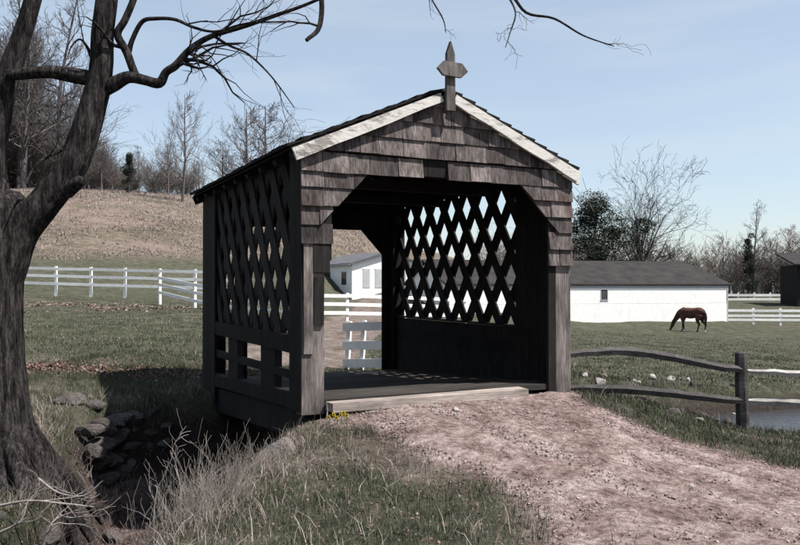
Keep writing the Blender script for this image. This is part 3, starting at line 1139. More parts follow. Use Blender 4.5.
# ------------------------------------------------------------------ bare background trees (prototypes)
def bare_tree_meshes(seed, h, spread, mat, forks=1, lean=0.0, dens=1.0, up=.35, twd=3):
    rnd = random.Random(seed)
    tr, cr = MB(), MB()
    n = 9
    pts, rad = [], []
    p = Vector((0, 0, -.6)); d = Vector((lean, 0, 1)).normalized()
    r0 = h * .016
    for i in range(n + 1):
        pts.append(p.copy()); rad.append(r0 * (1 - .88 * i / n))
        d = (d + Vector((rnd.gauss(0, .05), rnd.gauss(0, .05), .05))).normalized()
        p = p + d * ((h + .6) * .92 / n)
    tr.add(tube(pts, rad, 6))
    for i in range(int(h * 2.0 * dens)):
        f = .22 + .76 * (i + rnd.random()) / (h * 2.0 * dens)
        k = min(int(f * n), n - 1); q = pts[k].lerp(pts[k + 1], f * n - k)
        a = rnd.uniform(0, 2 * math.pi)
        ln = h * spread * (1.15 - f) * rnd.uniform(.6, 1.15)
        twigs(cr, q, (math.cos(a), math.sin(a), rnd.uniform(.35, 1.0)), ln, max(rad[k] * .5, .03), twd, rnd, up, 3, .62, .15, .011, 5)
    return tr, cr


def proto_tree(name, seed, h, spread, mat, **kw):
    tr, cr = bare_tree_meshes(seed, h, spread, mat, **kw)
    root = empty(name, (0, 0, 0))
    tr.build('trunk', M[mat], root)
    cr.build('crown', M[mat], root)
    return root


def place(root, first, x, y, sc, label, cat='tree', group=None, rz=None, sink=0.0):
    o = root if first else copy_tree(root)
    o.location = (x, y, hz(x, y) - sink)
    o.rotation_euler = (0, 0, random.uniform(0, 6.28) if rz is None else rz)
    o.scale = (sc[0], sc[0], sc[1]) if isinstance(sc, tuple) else (sc,) * 3
    tag(o, label, cat, group)
    return o


PR_T = [proto_tree('bare_tree', 101, 16, .27, 'far_bark'), proto_tree('bare_tree', 102, 18, .24, 'far_bark', up=.5),
        proto_tree('bare_tree', 103, 13, .36, 'far_bark', dens=1.2), proto_tree('bare_tree', 104, 15, .30, 'far_bark', up=.1)]
USED = [False] * 4


def put_tree(k, px, d, hgt_px, label, group=None, wide=1.0, rz=None):
    """tree whose trunk stands at picture column px, distance d, hgt_px tall"""
    base = [16, 18, 13, 15][k]
    x = (px - CX) / F * d
    hgt = hgt_px / F * d
    o = place(PR_T[k], not USED[k], x, d, (hgt / base * wide, hgt / base), label, 'tree', group, rz)
    USED[k] = True
    return o


rw = random.Random(5)
WOOD = 'bare grey tree among the woods crowding the crest of the dry hillside'
for i in range(44):
    px = rw.uniform(-70, 205)
    d = rw.uniform(100, 140)
    lim = 230 if px < 60 else (130 if px < 95 else 52)
    put_tree(rw.randrange(4), px, d, rw.uniform(.6, 1.05) * lim, WOOD, 'trees in the hilltop woods', rw.uniform(.8, 1.3))
put_tree(2, 182, 96, 118, 'tall slender bare tree standing alone at the end of the hilltop woods', wide=.85, rz=1.0)
put_tree(0, 168, 104, 82, 'short bare tree beside the tall slender one on the hill crest', wide=.7)
for px, h in ((243, 105), (262, 112), (225, 70), (285, 84), (310, 60), (340, 45)):
    put_tree(rw.choice((2, 2, 3)), px, rw.uniform(135, 150), h, 'thin pale bare tree rising far behind the bridge roof', 'trees behind the bridge roof', 1.5)
# understorey scrub masses at the woods' edge
tall = empty('bare_tree', ((641 - CX) / F * 92, 92, hz((641 - CX) / F * 92, 92)))
tag(tall, 'broad bare tree with spreading crown behind the long white barn', 'tree')
tall.scale = (.66, .66, .70)
rb = random.Random(18)
mb, mc = MB(), MB()
mb.add(tube([(0, 0, -.6), (.05, 0, 1.5), (-.05, 0, 3.2), (.05, .1, 4.6)], [.60, .46, .42, .36], 8))
for a, el_, ln_, z in ((2.9, 1.0, 11, 3.0), (.2, .75, 10, 3.3), (3.4, 1.35, 13.5, 4.2), (.3, 1.25, 13, 4.4), (1.5, 1.2, 11, 3.8), (-1.6, 1.15, 11, 3.6), (.1, 1.0, 10.5, 4.0), (3.1, .72, 8, 2.8), (1.0, 1.5, 13.5, 4.5), (-.4, .55, 7.5, 3.1)):
    d_ = Vector((math.cos(a) * math.cos(el_), math.sin(a) * math.cos(el_), math.sin(el_)))
    twigs(mc, (0, 0, z), d_, ln_ * rb.uniform(.8, .95), .20, 4, rb, .0, 5, .72, .12, .021, 6)
mb.build('trunk', M['tree_bark_dark'], tall)
mc.build('crown', M['tree_bark_dark'], tall)


def bushy(name, seed, h, rx, mat, n, leaf, shape='cone', trunk=True, z0=.1):
    rnd = random.Random(seed)
    root = empty(name, (0, 0, 0))
    V, Fq = [], []
    lobes = [(rnd.gauss(0, rx * .35), rnd.gauss(0, rx * .35), rnd.uniform(z0, .95), rnd.uniform(.22, .42)) for _ in range(26)]
    for i in range(n):
        lx, ly, lf, lr = rnd.choice(lobes)
        env = (1.15 - lf) if shape == 'cone' else math.sin(math.pi * min(max(lf * .85 + .12, 0), 1))
        dv = Vector((rnd.gauss(0, 1), rnd.gauss(0, 1), rnd.gauss(0, 1))).normalized() * rnd.uniform(.6, 1) * lr * rx
        c_ = Vector((lx * env + dv.x, ly * env + dv.y, lf * h + dv.z * .9))
        c_.z = max(c_.z, .05)
        a = Vector((rnd.gauss(0, 1), rnd.gauss(0, 1), rnd.gauss(0, 1))).normalized() * leaf * rnd.uniform(.6, 1.3)
        b2 = Vector((rnd.gauss(0, 1), rnd.gauss(0, 1), rnd.gauss(0, 1))).normalized() * leaf * rnd.uniform(.5, 1)
        k = len(V)
        V += [tuple(c_ - a * .5), tuple(c_ + b2 * .5), tuple(c_ + a * .5)]
        Fq.append((k, k + 1, k + 2))
    np_mesh('crown', V, Fq, M[mat], root)
    if trunk:
        mb = MB()
        mb.add(tube([(0, 0, -.5), (.03 * h, 0, h * .4), (0, .02 * h, h * .85)], [h * .02, h * .014, h * .004], 6))
        for _ in range(14):
            a = rnd.uniform(0, 6.28); z = h * rnd.uniform(.15, .8)
            twigs(mb, (0, 0, z), (math.cos(a), math.sin(a), .5), rx * rnd.uniform(.6, 1.1), h * .006, 1, rnd, .2, 3, .6, .15, .015, 4)
        mb.build('trunk', M['far_bark'], root)
    return root


def put_bush(root, px, d, hp, hbase, label, cat='tree', group=None, wide=1.0, copy=False):
    o = copy_tree(root) if copy else root
    x = (px - CX) / F * d
    s = hp / F * d / hbase
    o.location = (x, d, hz(x, d) - .1)
    o.rotation_euler = (0, 0, random.uniform(0, 6.28))
    o.scale = (s * wide, s * wide, s)
    tag(o, label, cat, group)
    return o


ced = bushy('cedar_tree', 1, 6, 1.6, 'evergreen', 9000, .17, 'cone')
put_bush(ced, 128, 100, 42, 6, 'small dark cedar at the foot of the hilltop woods')
ced2 = bushy('evergreen_tree', 2, 8, 3.0, 'evergreen', 20000, .19, 'round')
put_bush(ced2, 597, 84, 102, 8, 'dense dark evergreen tree behind the white barn roof', wide=1.2)
put_bush(bushy('evergreen_tree', 9, 8, 1.6, 'evergreen', 9000, .17, 'cone'), 749, 96, 66, 8, 'dark narrow ivy-covered tree beyond the white paddock fences')
put_tree(3, 752, 98, 105, 'bare tree with open crown above the ivy-covered tree', wide=.8)
put_bush(bushy('evergreen_tree', 12, 7, 2.4, 'evergreen', 12000, .18, 'round'), 690, 88, 44, 7, 'low dark evergreen rising over the end of the barn roof', wide=1.2)
red = proto_tree('budding_tree', 105, 12, .4, 'far_bark_red', dens=1.5)
place(red, True, (790 - CX) / F * 110, 110, (1.05, .85), 'rounded reddish budding tree beyond the dark shed', 'tree')
scr = empty('scrub_bush', (0, 0, 0))
rs = random.Random(77)
mb = MB()
for _ in range(34):
    a, q_ = rs.uniform(0, 6.28), rs.uniform(0, 1.3)
    twigs(mb, (math.cos(a) * q_, math.sin(a) * q_, -.2), (rs.gauss(0, .3), rs.gauss(0, .3), 1), rs.uniform(1.8, 3.2), .03, 3, rs, .3, 3, .6, .16, .010, 5)
mb.build('stems', M['scrub'], scr)['kind'] = 'stuff'
first = True
for px, d, hp in [(570, 105, 34), (620, 112, 40), (662, 118, 34), (700, 108, 30), (722, 115, 36), (768, 104, 38), (790, 108, 34), (820, 106, 40), (540, 118, 30), (505, 120, 30), (850, 108, 44), (735, 100, 26), (676, 104, 26)]:
    put_bush(scr, px, d, hp, 3.2, 'brown leafless thicket bush along the far field edge behind the barn', 'bush', 'thicket behind the barn', 1.5, not first)
    first = False
for i in range(22):
    px = -40 + i * 11 + rw.uniform(-5, 5)
    put_bush(scr, px, rw.uniform(103, 125), rw.uniform(26, 54) if px < 85 else rw.uniform(12, 26), 3.2, 'brown scrub bush under the hilltop woods', 'bush', 'scrub under the hilltop woods', 1.3, True)
for px, h in ((575, 60), (560, 70), (668, 52), (705, 46), (725, 62), (770, 66), (812, 80), (620, 64)):
    put_tree(rw.randrange(4), px, rw.uniform(112, 135), h, 'thin bare tree in the distant treeline beyond the barn', 'distant treeline', 1.2)


# ------------------------------------------------------------------ white plank fences
def plank_fence(name, pts, h, rails, label, mat, group=None, post_w=.11, rail_h=.14, d_side=-1, rail_list=None):
    """pts: (x, y[, z]) of the posts; rails as fractions of h"""
    P3 = [Vector((p[0], p[1], p[2] if len(p) > 2 else hz(p[0], p[1]))) for p in pts]
    root = empty(name, P3[0])
    tag(root, label, 'fence', group)
    for i, p in enumerate(P3):
        q = p - P3[0]
        a = P3[min(i + 1, len(P3) - 1)] - P3[max(i - 1, 0)]
        o = box('post', -post_w / 2, post_w / 2, -post_w / 2, post_w / 2, -.25, h + .04, mat, root)
        o.location = q
        o.rotation_euler = (random.uniform(-.02, .02), random.uniform(-.02, .02), math.atan2(a.y, a.x))
        if i + 1 < len(P3):
            q2 = P3[i + 1] - P3[0]
            dd = (q2 - q); nn = Vector((dd.y, -dd.x, 0)).normalized() * (post_w / 2 + .018) * d_side * -1
            for f in rails:
                z = Vector((0, 0, f * h))
                e_ = dd.normalized() * .03
                beam('rail', q + nn + z - e_ * (1 if i == 0 else -.15) + Vector((0, 0, random.uniform(-.015, .015))), q2 + nn + z + e_ * (1 if i + 2 == len(P3) else -.15), .03, rail_h, mat, root)
    return root


def pxpt(px, py, d):
    p = at(px, py, d)
    return (p.x, p.y, p.z)


WF = M['white_fence']
plank_fence('plank_fence', [pxpt(px, 290 + (px - 25) * .03, 40 - (px - 25) * .012) for px in (-14, 21, 56, 91, 125, 160, 195, 230)], 1.22, (.30, .62, .93),
            'long white three-rail plank fence at the foot of the dry hillside', WF)
plank_fence('plank_fence', [pxpt(160, 299, 36), pxpt(195, 308, 33.5), pxpt(236, 316, 31), pxpt(290, 321, 30), pxpt(347, 321, 31), pxpt(405, 322, 32), pxpt(465, 323, 34)], 1.08, (.3, .62, .92),
            'white plank fence dropping downhill from the long fence and passing behind the bridge', WF)
plank_fence('plank_fence', [pxpt(726 + 27 * i, 322.5 + .1 * i, 56) for i in range(5)], 1.0, (.2, .5, .86), 'white three-rail fence beside the corner of the barn', WF, rail_h=.17, post_w=.14)
plank_fence('plank_fence', [pxpt(722 + 16 * i, 302, 90) for i in range(5)], 1.05, (.3, .75), 'short white fence section behind the fence at the barn corner', WF, rail_h=.28, post_w=.16)
for px in (731, 745, 759, 773):
    p = at(px, 290, 104)
    r0 = empty('fence_post', (p.x, p.y, p.z))
    box('post', -.12, .12, -.12, .12, -.6, .85, WF, r0)
    box('cap', -.16, .16, -.16, .16, .852, .93, WF, r0)
    tag(r0, 'lone white gate post standing behind the short white fence section', 'post', 'far white posts')

# white gate swung open at the far end of the bridge
G0, G1 = Vector(pxpt(347, 372, 15.6)), Vector(pxpt(392, 371, 15.0))
gate = empty('farm_gate', G0)
tag(gate, 'white wooden gate with wide boards seen through the bridge', 'gate')
gd = G1 - G0
for f in (0, .33, .9):
    o = box('upright', -.045, .045, -.03, .03, -.1, 1.02, WF, gate, .003)
    o.location = gd * f
    o.rotation_euler = (0, .07, math.atan2(gd.y, gd.x))
for z in (.18, .53, .90):
    nn = Vector((gd.y, -gd.x, 0)).normalized() * .05
    beam('gate_board', nn + Vector((0, 0, z)) - gd.normalized() * .06, gd + nn + Vector((0, 0, z - .02)), .03, .17, WF, gate)


# ------------------------------------------------------------------ long white barn at the right
def long_barn():
    B1 = Vector(pxpt(727, 320.5, 55.0))                    # right front corner
    th = R(14)
    wd, dp = Vector((math.cos(th), math.sin(th), 0)), Vector((-math.sin(th), math.cos(th), 0))
    ln, hwid, eh, rise = 20.5, 5.4, 2.62, 1.75
    root = empty('long_barn', B1 - wd * ln, th)
    root.location.z = B1.z - .12
    tag(root, 'long low white barn with dark roof standing behind the grazing horse', 'barn')
    WP = M['white_paint']
    o = box('wall', 0, ln, .03, hwid * 2, -.6, eh - .02, WP, root)
    npan = 8
    for row, (z0, z1) in enumerate(((-.3, 1.36), (1.385, 2.32))):
        for i in range(npan):
            a, c = ln * i / npan, ln * (i + 1) / npan - .004
            if row == 1 and i == 4:
                continue
            box('wall_panel', a, c, -.005 - .02 * (row == 0), .028, z0, z1, WP, root, .001)
    a, c = ln * 4 / npan, ln * 5 / npan
    wx = 10.95
    box('wall_panel', a, wx - .28, -.005, .028, 1.385, 2.32, WP, root)
    box('wall_panel', wx + .28, c - .004, -.005, .028, 1.385, 2.32, WP, root)
    box('wall_panel', wx - .278, wx + .278, -.005, .028, 1.385, 1.62, WP, root)
    w_ = box('window', wx - .275, wx + .275, .012, .022, 1.62, 2.32, M['dark_glass'], root)
    box('frame', wx - .275, wx - .23, -.02, .011, 1.62, 2.32, M['trim_grey'], w_)
    box('frame', wx + .23, wx + .275, -.02, .011, 1.62, 2.32, M['trim_grey'], w_)
    box('sill', wx - .3, wx + .3, -.05, .011, 1.575, 1.618, M['trim_grey'], w_)
    box('shade_fascia', -.1, ln + .1, -.03, .028, 2.325, eh, M['trim_grey'], root)  # grey fascia band, its tone painting in the shade under the eave
    box('corner_board', ln - .02, ln + .05, -.04, .1, -.3, 2.32, M['trim_grey'], root)
    # roof: two slopes with thickness, overhang
    oh = .10
    for sg in (0, 1):
        y_e = -oh if sg == 0 else hwid * 2 + oh
        ze = eh - .05
        zr = ze + rise
        V = [(-.3, y_e, ze), (ln + .3, y_e, ze), (ln + .3, hwid, zr), (-.3, hwid, zr), (-.3, y_e, ze + .12), (ln + .3, y_e, ze + .12), (ln + .3, hwid, zr + .12), (-.3, hwid, zr + .12)]
        mesh_obj('roof', V, BOXF if sg == 0 else [f[::-1] for f in BOXF], M['barn_roof'], root)
    for xx in (0.02, ln - .06):
        mesh_obj('gable_end', [(xx, 0.04, eh - .02), (xx, hwid * 2, eh - .02), (xx, hwid, eh + rise - .12), (xx + .04, .04, eh - .02), (xx + .04, hwid * 2, eh - .02), (xx + .04, hwid, eh + rise - .12)],
                 [(0, 2, 1), (3, 4, 5), (0, 1, 4, 3), (1, 2, 5, 4), (2, 0, 3, 5)], WP, root)


long_barn()


# white gabled building seen through the bridge
def white_house():
    Q = Vector(pxpt(352, 301, 62))                         # the near corner between the two visible walls
    th = R(38)
    root = empty('white_building', Q, th - math.pi / 2)    # local +x = along the gable wall to the right, local +y = back along the long wall
    root.rotation_euler = (0, 0, R(26))
    tag(root, 'small white gabled building with grey roof seen through the bridge', 'building')
    gw, ln, eh, rs = 6.2, 9.0, 3.0, .85
    WP = M['white_paint']
    box('wall', 0, gw, 0, ln, -.6, eh, WP, root)
    for yy in (-.002, ln - .03):
        mesh_obj('gable_end', [(0, yy, eh), (gw, yy, eh), (gw / 2, yy, eh + rs), (0, yy + .03, eh), (gw, yy + .03, eh), (gw / 2, yy + .03, eh + rs)],
                 [(0, 1, 2), (5, 4, 3), (0, 3, 4, 1), (1, 4, 5, 2), (2, 5, 3, 0)], WP, root)
    for sg in (-1, 1):
        xe = gw / 2 + sg * (gw / 2 + .25)
        ze = eh - .12
        zr = eh + rs + .02
        V = [(xe, -.3, ze), (gw / 2, -.3, zr), (gw / 2, ln + .3, zr), (xe, ln + .3, ze), (xe, -.3, ze + .14), (gw / 2, -.3, zr + .14), (gw / 2, ln + .3, zr + .14), (xe, ln + .3, ze + .14)]
        mesh_obj('roof', V, BOXF, M['house_roof'], root)
    for x0, x1 in ((.95, 1.55), (2.0, 2.6), (4.2, 4.8)):
        w_ = box('window', x0, x1, -.03, -.004, 1.05, 2.55, M['shutter_grey'], root)
        box('frame', x0 - .06, x1 + .06, -.035, -.005, 2.551, 2.62, WP, w_)
    for y0 in (1.2, 4.8):
        w_ = box('window', -.03, -.004, y0, y0 + 1.0, 1.3, 2.3, M['dark_glass'], root)
        box('frame', -.04, -.005, y0 - .07, y0 + 1.07, 2.301, 2.38, M['trim_grey'], w_)
    box('gutter', -.33, -.26, -.25, ln + .25, eh - .14, eh - .04, M['trim_grey'], root)


white_house()

# dark shed at the right edge with a pale chimney behind
sh = empty('dark_shed', pxpt(797, 303, 80), R(-8))
tag(sh, 'dark weathered shed at the end of the paddock under the reddish tree', 'shed')
sw = 6.0
box('wall', 0, sw, 0, 5, -.8, 3.9, M['dark_building'], sh)
for i in range(14):
    box('board', i * sw / 14, (i + 1) * sw / 14 - .03, -.03, -.002, -.3, 3.9, M['dark_building'], sh, .004)
V = [(-.4, -.5, 3.85), (sw + .4, -.5, 3.85), (sw + .4, 5.4, 5.2), (-.4, 5.4, 5.2), (-.4, -.5, 4.0), (sw + .4, -.5, 4.0), (sw + .4, 5.4, 5.35), (-.4, 5.4, 5.35)]
mesh_obj('roof', V, BOXF, M['barn_roof'], sh)
fc = empty('farmhouse', pxpt(778, 286, 118), R(10))
tag(fc, 'distant grey-roofed farmhouse with a white chimney beyond the thicket', 'house')
box('wall', 0, 7, 0, 6, -1, 2.4, M['trim_grey'], fc)
V = [(-.4, -.4, 2.3), (7.4, -.4, 2.3), (7.4, 3, 4.3), (-.4, 3, 4.3), (-.4, -.4, 2.5), (7.4, -.4, 2.5), (7.4, 3, 4.5), (-.4, 3, 4.5)]
rf = mesh_obj('roof', V, BOXF, M['house_roof'], fc)
V = [(-.4, 6.4, 2.3), (7.4, 6.4, 2.3), (7.4, 3, 4.3), (-.4, 3, 4.3), (-.4, 6.4, 2.5), (7.4, 6.4, 2.5), (7.4, 3, 4.5), (-.4, 3, 4.5)]
mesh_obj('roof', V, [f[::-1] for f in BOXF], M['house_roof'], fc)
box('chimney', -.3, .5, 2.6, 3.4, 3.5, 5.2, M['white_paint'], rf)

# ------------------------------------------------------------------ split rail fence at the right of the bridge
def rough_rail(name, a, b_, r, sag, mat, parent, seed, bow=0.0):
    rr = random.Random(seed)
    a, b_ = Vector(a), Vector(b_)
    n = 14
    pts, rad = [], []
    d = (b_ - a)
    side = Vector((d.y, -d.x, 0)).normalized()
    for i in range(n + 1):
        f = i / n
        p = a + d * f + Vector((0, 0, sag * math.sin(math.pi * f) + bow * math.sin(2 * math.pi * f))) + side * rr.gauss(0, .006) + Vector((0, 0, rr.gauss(0, .004)))
        pts.append(p)
        rad.append(r * (1 - .35 * (abs(f - .5) * 2) ** 3) * rr.uniform(.93, 1.07))
    V, Fq = tube(pts, rad, 5)
    Fq = list(Fq) + [tuple(range(5))[::-1], tuple(n * 5 + k for k in range(5))]
    return mesh_obj(name, V, Fq, mat, parent)


FP = Vector(pxpt(741, 428, 11.0))
ra = random.Random(11)
sf = empty('split_rail_fence', FP)
tag(sf, 'old split rail fence running from the bridge across the stream bank', 'fence')
# hewn post
V, Fq = tube([(0, 0, -.35), (.005, 0, .2), (-.01, 0, .6), (-.015, 0, 1.0), (-.015, 0, 1.055), (-.012, 0, 1.075)], [.092, .09, .088, .084, .075, .05], 7, wob=.06)
Fq = list(Fq) + [tuple(5 * 7 + k for k in range(7))]
mesh_obj('post', V, Fq, M['rail_wood'], sf)
Pb = Vector((*bw(BW + .02, .16), 0))
r_top = Vector(pxpt(568, 355, Pb.y)) - FP
r_low = Vector(pxpt(566, 388, Pb.y)) - FP
e_top = Vector(pxpt(745, 371, 11.0)) - FP
e_low = Vector(pxpt(745, 401, 11.0)) - FP
rough_rail('rail', r_top, e_top, .062, .10, M['rail_wood'], sf, 1, .035)
rough_rail('rail', r_low, e_low, .062, .03, M['rail_wood'], sf, 2, .012)
f_top = Vector(pxpt(905, 380, 10.6)) - FP
f_low = Vector(pxpt(905, 408, 10.6)) - FP
o = rough_rail('rail', e_top + Vector((-.06, .03, .0)), f_top, .045, .0, M['pale_rail_wood'], sf, 3); o['label'] = 'pale upper rail'
o = rough_rail('rail', e_low + Vector((-.06, .03, .0)), f_low, .060, .0, M['pale_rail_wood'], sf, 4); o['label'] = 'pale lower rail'
V, Fq = tube([(0, 0, -.5), (.01, 0, .4), (0, 0, 1.0), (0, 0, 1.06)], [.09, .09, .085, .05], 7, wob=.06)
Fq = list(Fq) + [tuple(3 * 7 + k for k in range(7))]
o = mesh_obj('post', V, Fq, M['rail_wood'], sf)
p2 = pxpt(907, 440, 10.6)
o.location = Vector(p2) - FP


# ------------------------------------------------------------------ horse
def make_horse():
    hx, hd = (690 - CX) / F * 46, 46.0
    root = empty('horse', (hx, hd, hz(hx, hd)), R(-52))
    tag(root, 'dark brown horse grazing with lowered head in front of the white barn', 'horse')
    mb = MB()

    def part(pts):
        """pts: (x, y, z, r_side, r_vertical); capped rings"""
        sp = spline(pts, 5)
        n, sd_ = len(sp), 12
        V, Fq = [], []
        for i, q in enumerate(sp):
            d = sp[min(i + 1, n - 1)][:3] - sp[max(i - 1, 0)][:3]
            d = Vector(d).normalized()
            s_ = Vector((0, 1, 0))
            u_ = d.cross(s_).normalized()
            for k in range(sd_):
                a = 2 * math.pi * k / sd_
                V.append(Vector(q[:3]) + s_ * math.cos(a) * max(q[3], .01) + u_ * math.sin(a) * max(q[4], .01))
            if i:
                for k in range(sd_):
                    k2 = (k + 1) % sd_
                    Fq.append(((i - 1) * sd_ + k, (i - 1) * sd_ + k2, i * sd_ + k2, i * sd_ + k))
        for i, flip in ((0, False), (n - 1, True)):
            V.append(Vector(sp[i][:3])); c_ = len(V) - 1
            for k in range(sd_):
                k2 = (k + 1) % sd_
                t_ = (c_, i * sd_ + k2, i * sd_ + k, c_)
                Fq.append(t_[:3] if not flip else (t_[0], t_[2], t_[1]))
        mb.add((V, Fq))

    part([(-.72, 0, 1.08, .08, .12), (-.58, 0, 1.12, .19, .25), (-.3, 0, 1.15, .25, .31), (.05, 0, 1.13, .28, .32), (.35, 0, 1.17, .27, .30), (.6, 0, 1.22, .25, .27), (.8, 0, 1.17, .18, .22), (.92, 0, 1.10, .07, .10)])
    part([(-.40, 0, 1.22, .15, .26), (-.66, 0, 1.10, .12, .23), (-.88, 0, .86, .09, .17), (-1.06, 0, .62, .08, .13), (-1.14, 0, .48, .08, .12), (-1.16, 0, .42, .06, .08)])
    part([(-1.10, 0, .54, .06, .07), (-1.16, 0, .42, .085, .125), (-1.24, 0, .28, .07, .09), (-1.31, 0, .14, .055, .065), (-1.34, 0, .06, .055, .06), (-1.345, 0, .04, .03, .03)])
    for sy, off in ((1, -.10), (-1, .12)):
        part([(-.46, .12 * sy, 1.0, .12, .17), (-.47 + off * .3, .13 * sy, .80, .09, .12), (-.47 + off * .7, .14 * sy, .60, .06, .07), (-.48 + off, .14 * sy, .45, .055, .06), (-.47 + off * 1.2, .14 * sy, .25, .036, .04), (-.48 + off * 1.3, .14 * sy, .12, .046, .05), (-.52 + off * 1.3, .14 * sy, .04, .058, .07), (-.52 + off * 1.3, .14 * sy, -.01, .06, .07)])
    for sy, off in ((1, .10), (-1, -.16)):
        part([(.66, .12 * sy, 1.08, .15, .24), (.64 + off * .3, .14 * sy, .86, .13, .19), (.66 + off * .6, .15 * sy, .68, .085, .11), (.80 + off * .9, .15 * sy, .50, .055, .07), (.78 + off, .15 * sy, .38, .042, .05), (.75 + off * 1.1, .15 * sy, .22, .038, .042), (.74 + off * 1.2, .15 * sy, .12, .046, .05), (.70 + off * 1.2, .15 * sy, .04, .058, .07), (.70 + off * 1.2, .15 * sy, -.01, .06, .07)])
    me = bpy.data.meshes.new('horse_parts')
    me.from_pydata([tuple(v_) for v_ in mb.V], [], mb.F)
    o = bpy.data.objects.new('horse_tmp', me)
    COL.objects.link(o)
    rm = o.modifiers.new('r', 'REMESH'); rm.mode = 'VOXEL'; rm.voxel_size = .022
    sm = o.modifiers.new('s', 'SMOOTH'); sm.iterations = 4; sm.factor = .5
    me2 = bpy.data.meshes.new_from_object(o.evaluated_get(bpy.context.evaluated_depsgraph_get()))
    bpy.data.objects.remove(o)
    me2.materials.clear()
    for mt in ('horse_coat', 'horse_dark', 'horse_white'): me2.materials.append(M[mt])
    for f in me2.polygons:
        f.use_smooth = True
        z, x_ = f.center.z, f.center.x
        if x_ > -.8 and z < .56: f.material_index = 1
        if x_ > -.8 and z < .17 and ((x_ < 0) == (f.center.y < 0)): f.material_index = 2
    mesh_obj('body', None, None, None, root, mesh=me2)
    mb = MB()
    mb.add(tube([(.90, 0, 1.24), (.98, 0, 1.14), (1.0, 0, .9), (.98, 0, .6), (.97, 0, .42)], [.04, .06, .075, .06, .015], 8))
    mb.build('tail', M['horse_dark'], root)
    V, Fq = [], []
    for i, (x, z) in enumerate([(-.42, 1.47), (-.62, 1.33), (-.84, 1.09), (-1.03, .83), (-1.16, .62), (-1.21, .50)]):
        V += [(x, -.03, z + .02), (x, .03, z + .02), (x + .07, .12, z - .12), (x + .07, -.12, z - .12)]
        if i:
            k = 4 * i
            for j in range(4): Fq.append((k - 4 + j, k - 4 + (j + 1) % 4, k + (j + 1) % 4, k + j))
    mesh_obj('mane', V, Fq, M['horse_dark'], root, smooth=True)
    for sy in (-1, 1):
        V, Fq = tube([(-1.15, .06 * sy, .54), (-1.14, .085 * sy, .63), (-1.14, .09 * sy, .70)], [.03, .03, .004], 5)
        mesh_obj('ear', V, Fq, M['horse_coat'], root, smooth=True)


make_horse()

# ------------------------------------------------------------------ ground cover
def visible_pts(n, x0, x1, y0, y1, seed):
    r = np.random.default_rng(seed)
    x = r.uniform(x0, x1, n); y = r.uniform(y0, y1, n)
    k = np.abs(x) < (y * .56 + 1.2)
    return x[k], y[k], r


def in_bridge(x, y, m=0.0):
    s = (x - C0.x) * W2.x + (y - C0.y) * W2.y
    t = (x - C0.x) * U2.x + (y - C0.y) * U2.y
    return (s > -.1 - m) & (s < BW + .1 + m) & (t > -.22 - m) & (t < BL + .1 + m)


def blades(name, x, y, z, hgt, wid, tone, mat, r, lean=.5):
    n = len(x)
    a = r.uniform(0, 2 * np.pi, n)
    la = r.uniform(0, 2 * np.pi, n); ll = np.abs(r.normal(0, lean, n)) * hgt
    dx, dy = np.cos(a) * wid, np.sin(a) * wid
    V = np.empty((n, 5, 3), np.float32)
    mx, my = x + np.cos(la) * ll * .35, y + np.sin(la) * ll * .35
    V[:, 0] = np.stack([x - dx, y - dy, z - .01], -1)
    V[:, 1] = np.stack([x + dx, y + dy, z - .01], -1)
    V[:, 2] = np.stack([mx + dx * .7, my + dy * .7, z + hgt * .6], -1)
    V[:, 3] = np.stack([mx - dx * .7, my - dy * .7, z + hgt * .6], -1)
    V[:, 4] = np.stack([x + np.cos(la) * ll, y + np.sin(la) * ll, z + hgt], -1)
    b0 = np.arange(n)[:, None] * 5
    Fa = np.concatenate([b0 + np.array([0, 1, 2]), b0 + np.array([0, 2, 3]), b0 + np.array([3, 2, 4])], 0)
    return np_mesh(name, V.reshape(-1, 3), Fa, M[mat], attr={'tone': np.repeat(tone, 5)})


# near grass
x, y, r = visible_pts(420000, -6, 8, 3.6, 15.5, 1)
rd = road(x, y); wv, _ = carve(x, y)
pat = fbm(x * .9, y * .9, 4)
pr = np.where(rd > .0, .008 + .25 * sstep(.10, .3, fbm(x * 1.1 + 40, y * 1.1, 4)) * sstep(1.6, .2, rd), 1.0) * np.where(wv > .35, .12, 1.0) * sstep(-.22, .1, pat + .14 - .16 * (y < 5.7) * (x < 1.0))
k = (r.random(len(x)) < pr) & ~in_bridge(x, y)
x, y, pat = x[k], y[k], pat[k]
n = len(x)
cl_ = fbm(x * 3.3 + 7, y * 3.3, 3)
hg = (.02 + .065 * r.random(n) ** 2) * np.clip(1 + 2.6 * cl_, .35, 2.2)
tone = np.clip(r.beta(2, 2.8, n) - cl_ * .7 + .45 * fbm(x * .8 + 3, y * .8 + 60, 3), 0, 1)
o = blades('grass', x, y, height(x, y), hg, r.uniform(.0014, .0032, n), tone, 'grass_blade', r, .8)
tag(o, 'short greyish green grass around the dirt road and stream banks', 'grass', kind='stuff')
# pasture tufts farther away
x, y, r = visible_pts(330000, -20, 22, 13.5, 42, 2)
k = r.random(len(x)) < np.clip((17 / y) ** 2, 0, 1)
x, y = x[k], y[k]
k = ~in_bridge(x, y, .1) & (carve(x, y)[0] < .2) & (road2(x, y) < 0)
x, y = x[k], y[k]
n = len(x)
tone = np.clip(r.beta(2, 2.8, n) - .6 * fbm(x * .35, y * .35, 4) + .5 * fbm(x * 1.7, y * 1.7, 2), 0, 1)
o = blades('pasture_grass', x, y, height(x, y), r.uniform(.02, .07, n), r.uniform(.004, .009, n), tone, 'grass_blade', r, .7)
tag(o, 'cropped pasture grass on the fields beyond the stream', 'grass', kind='stuff')
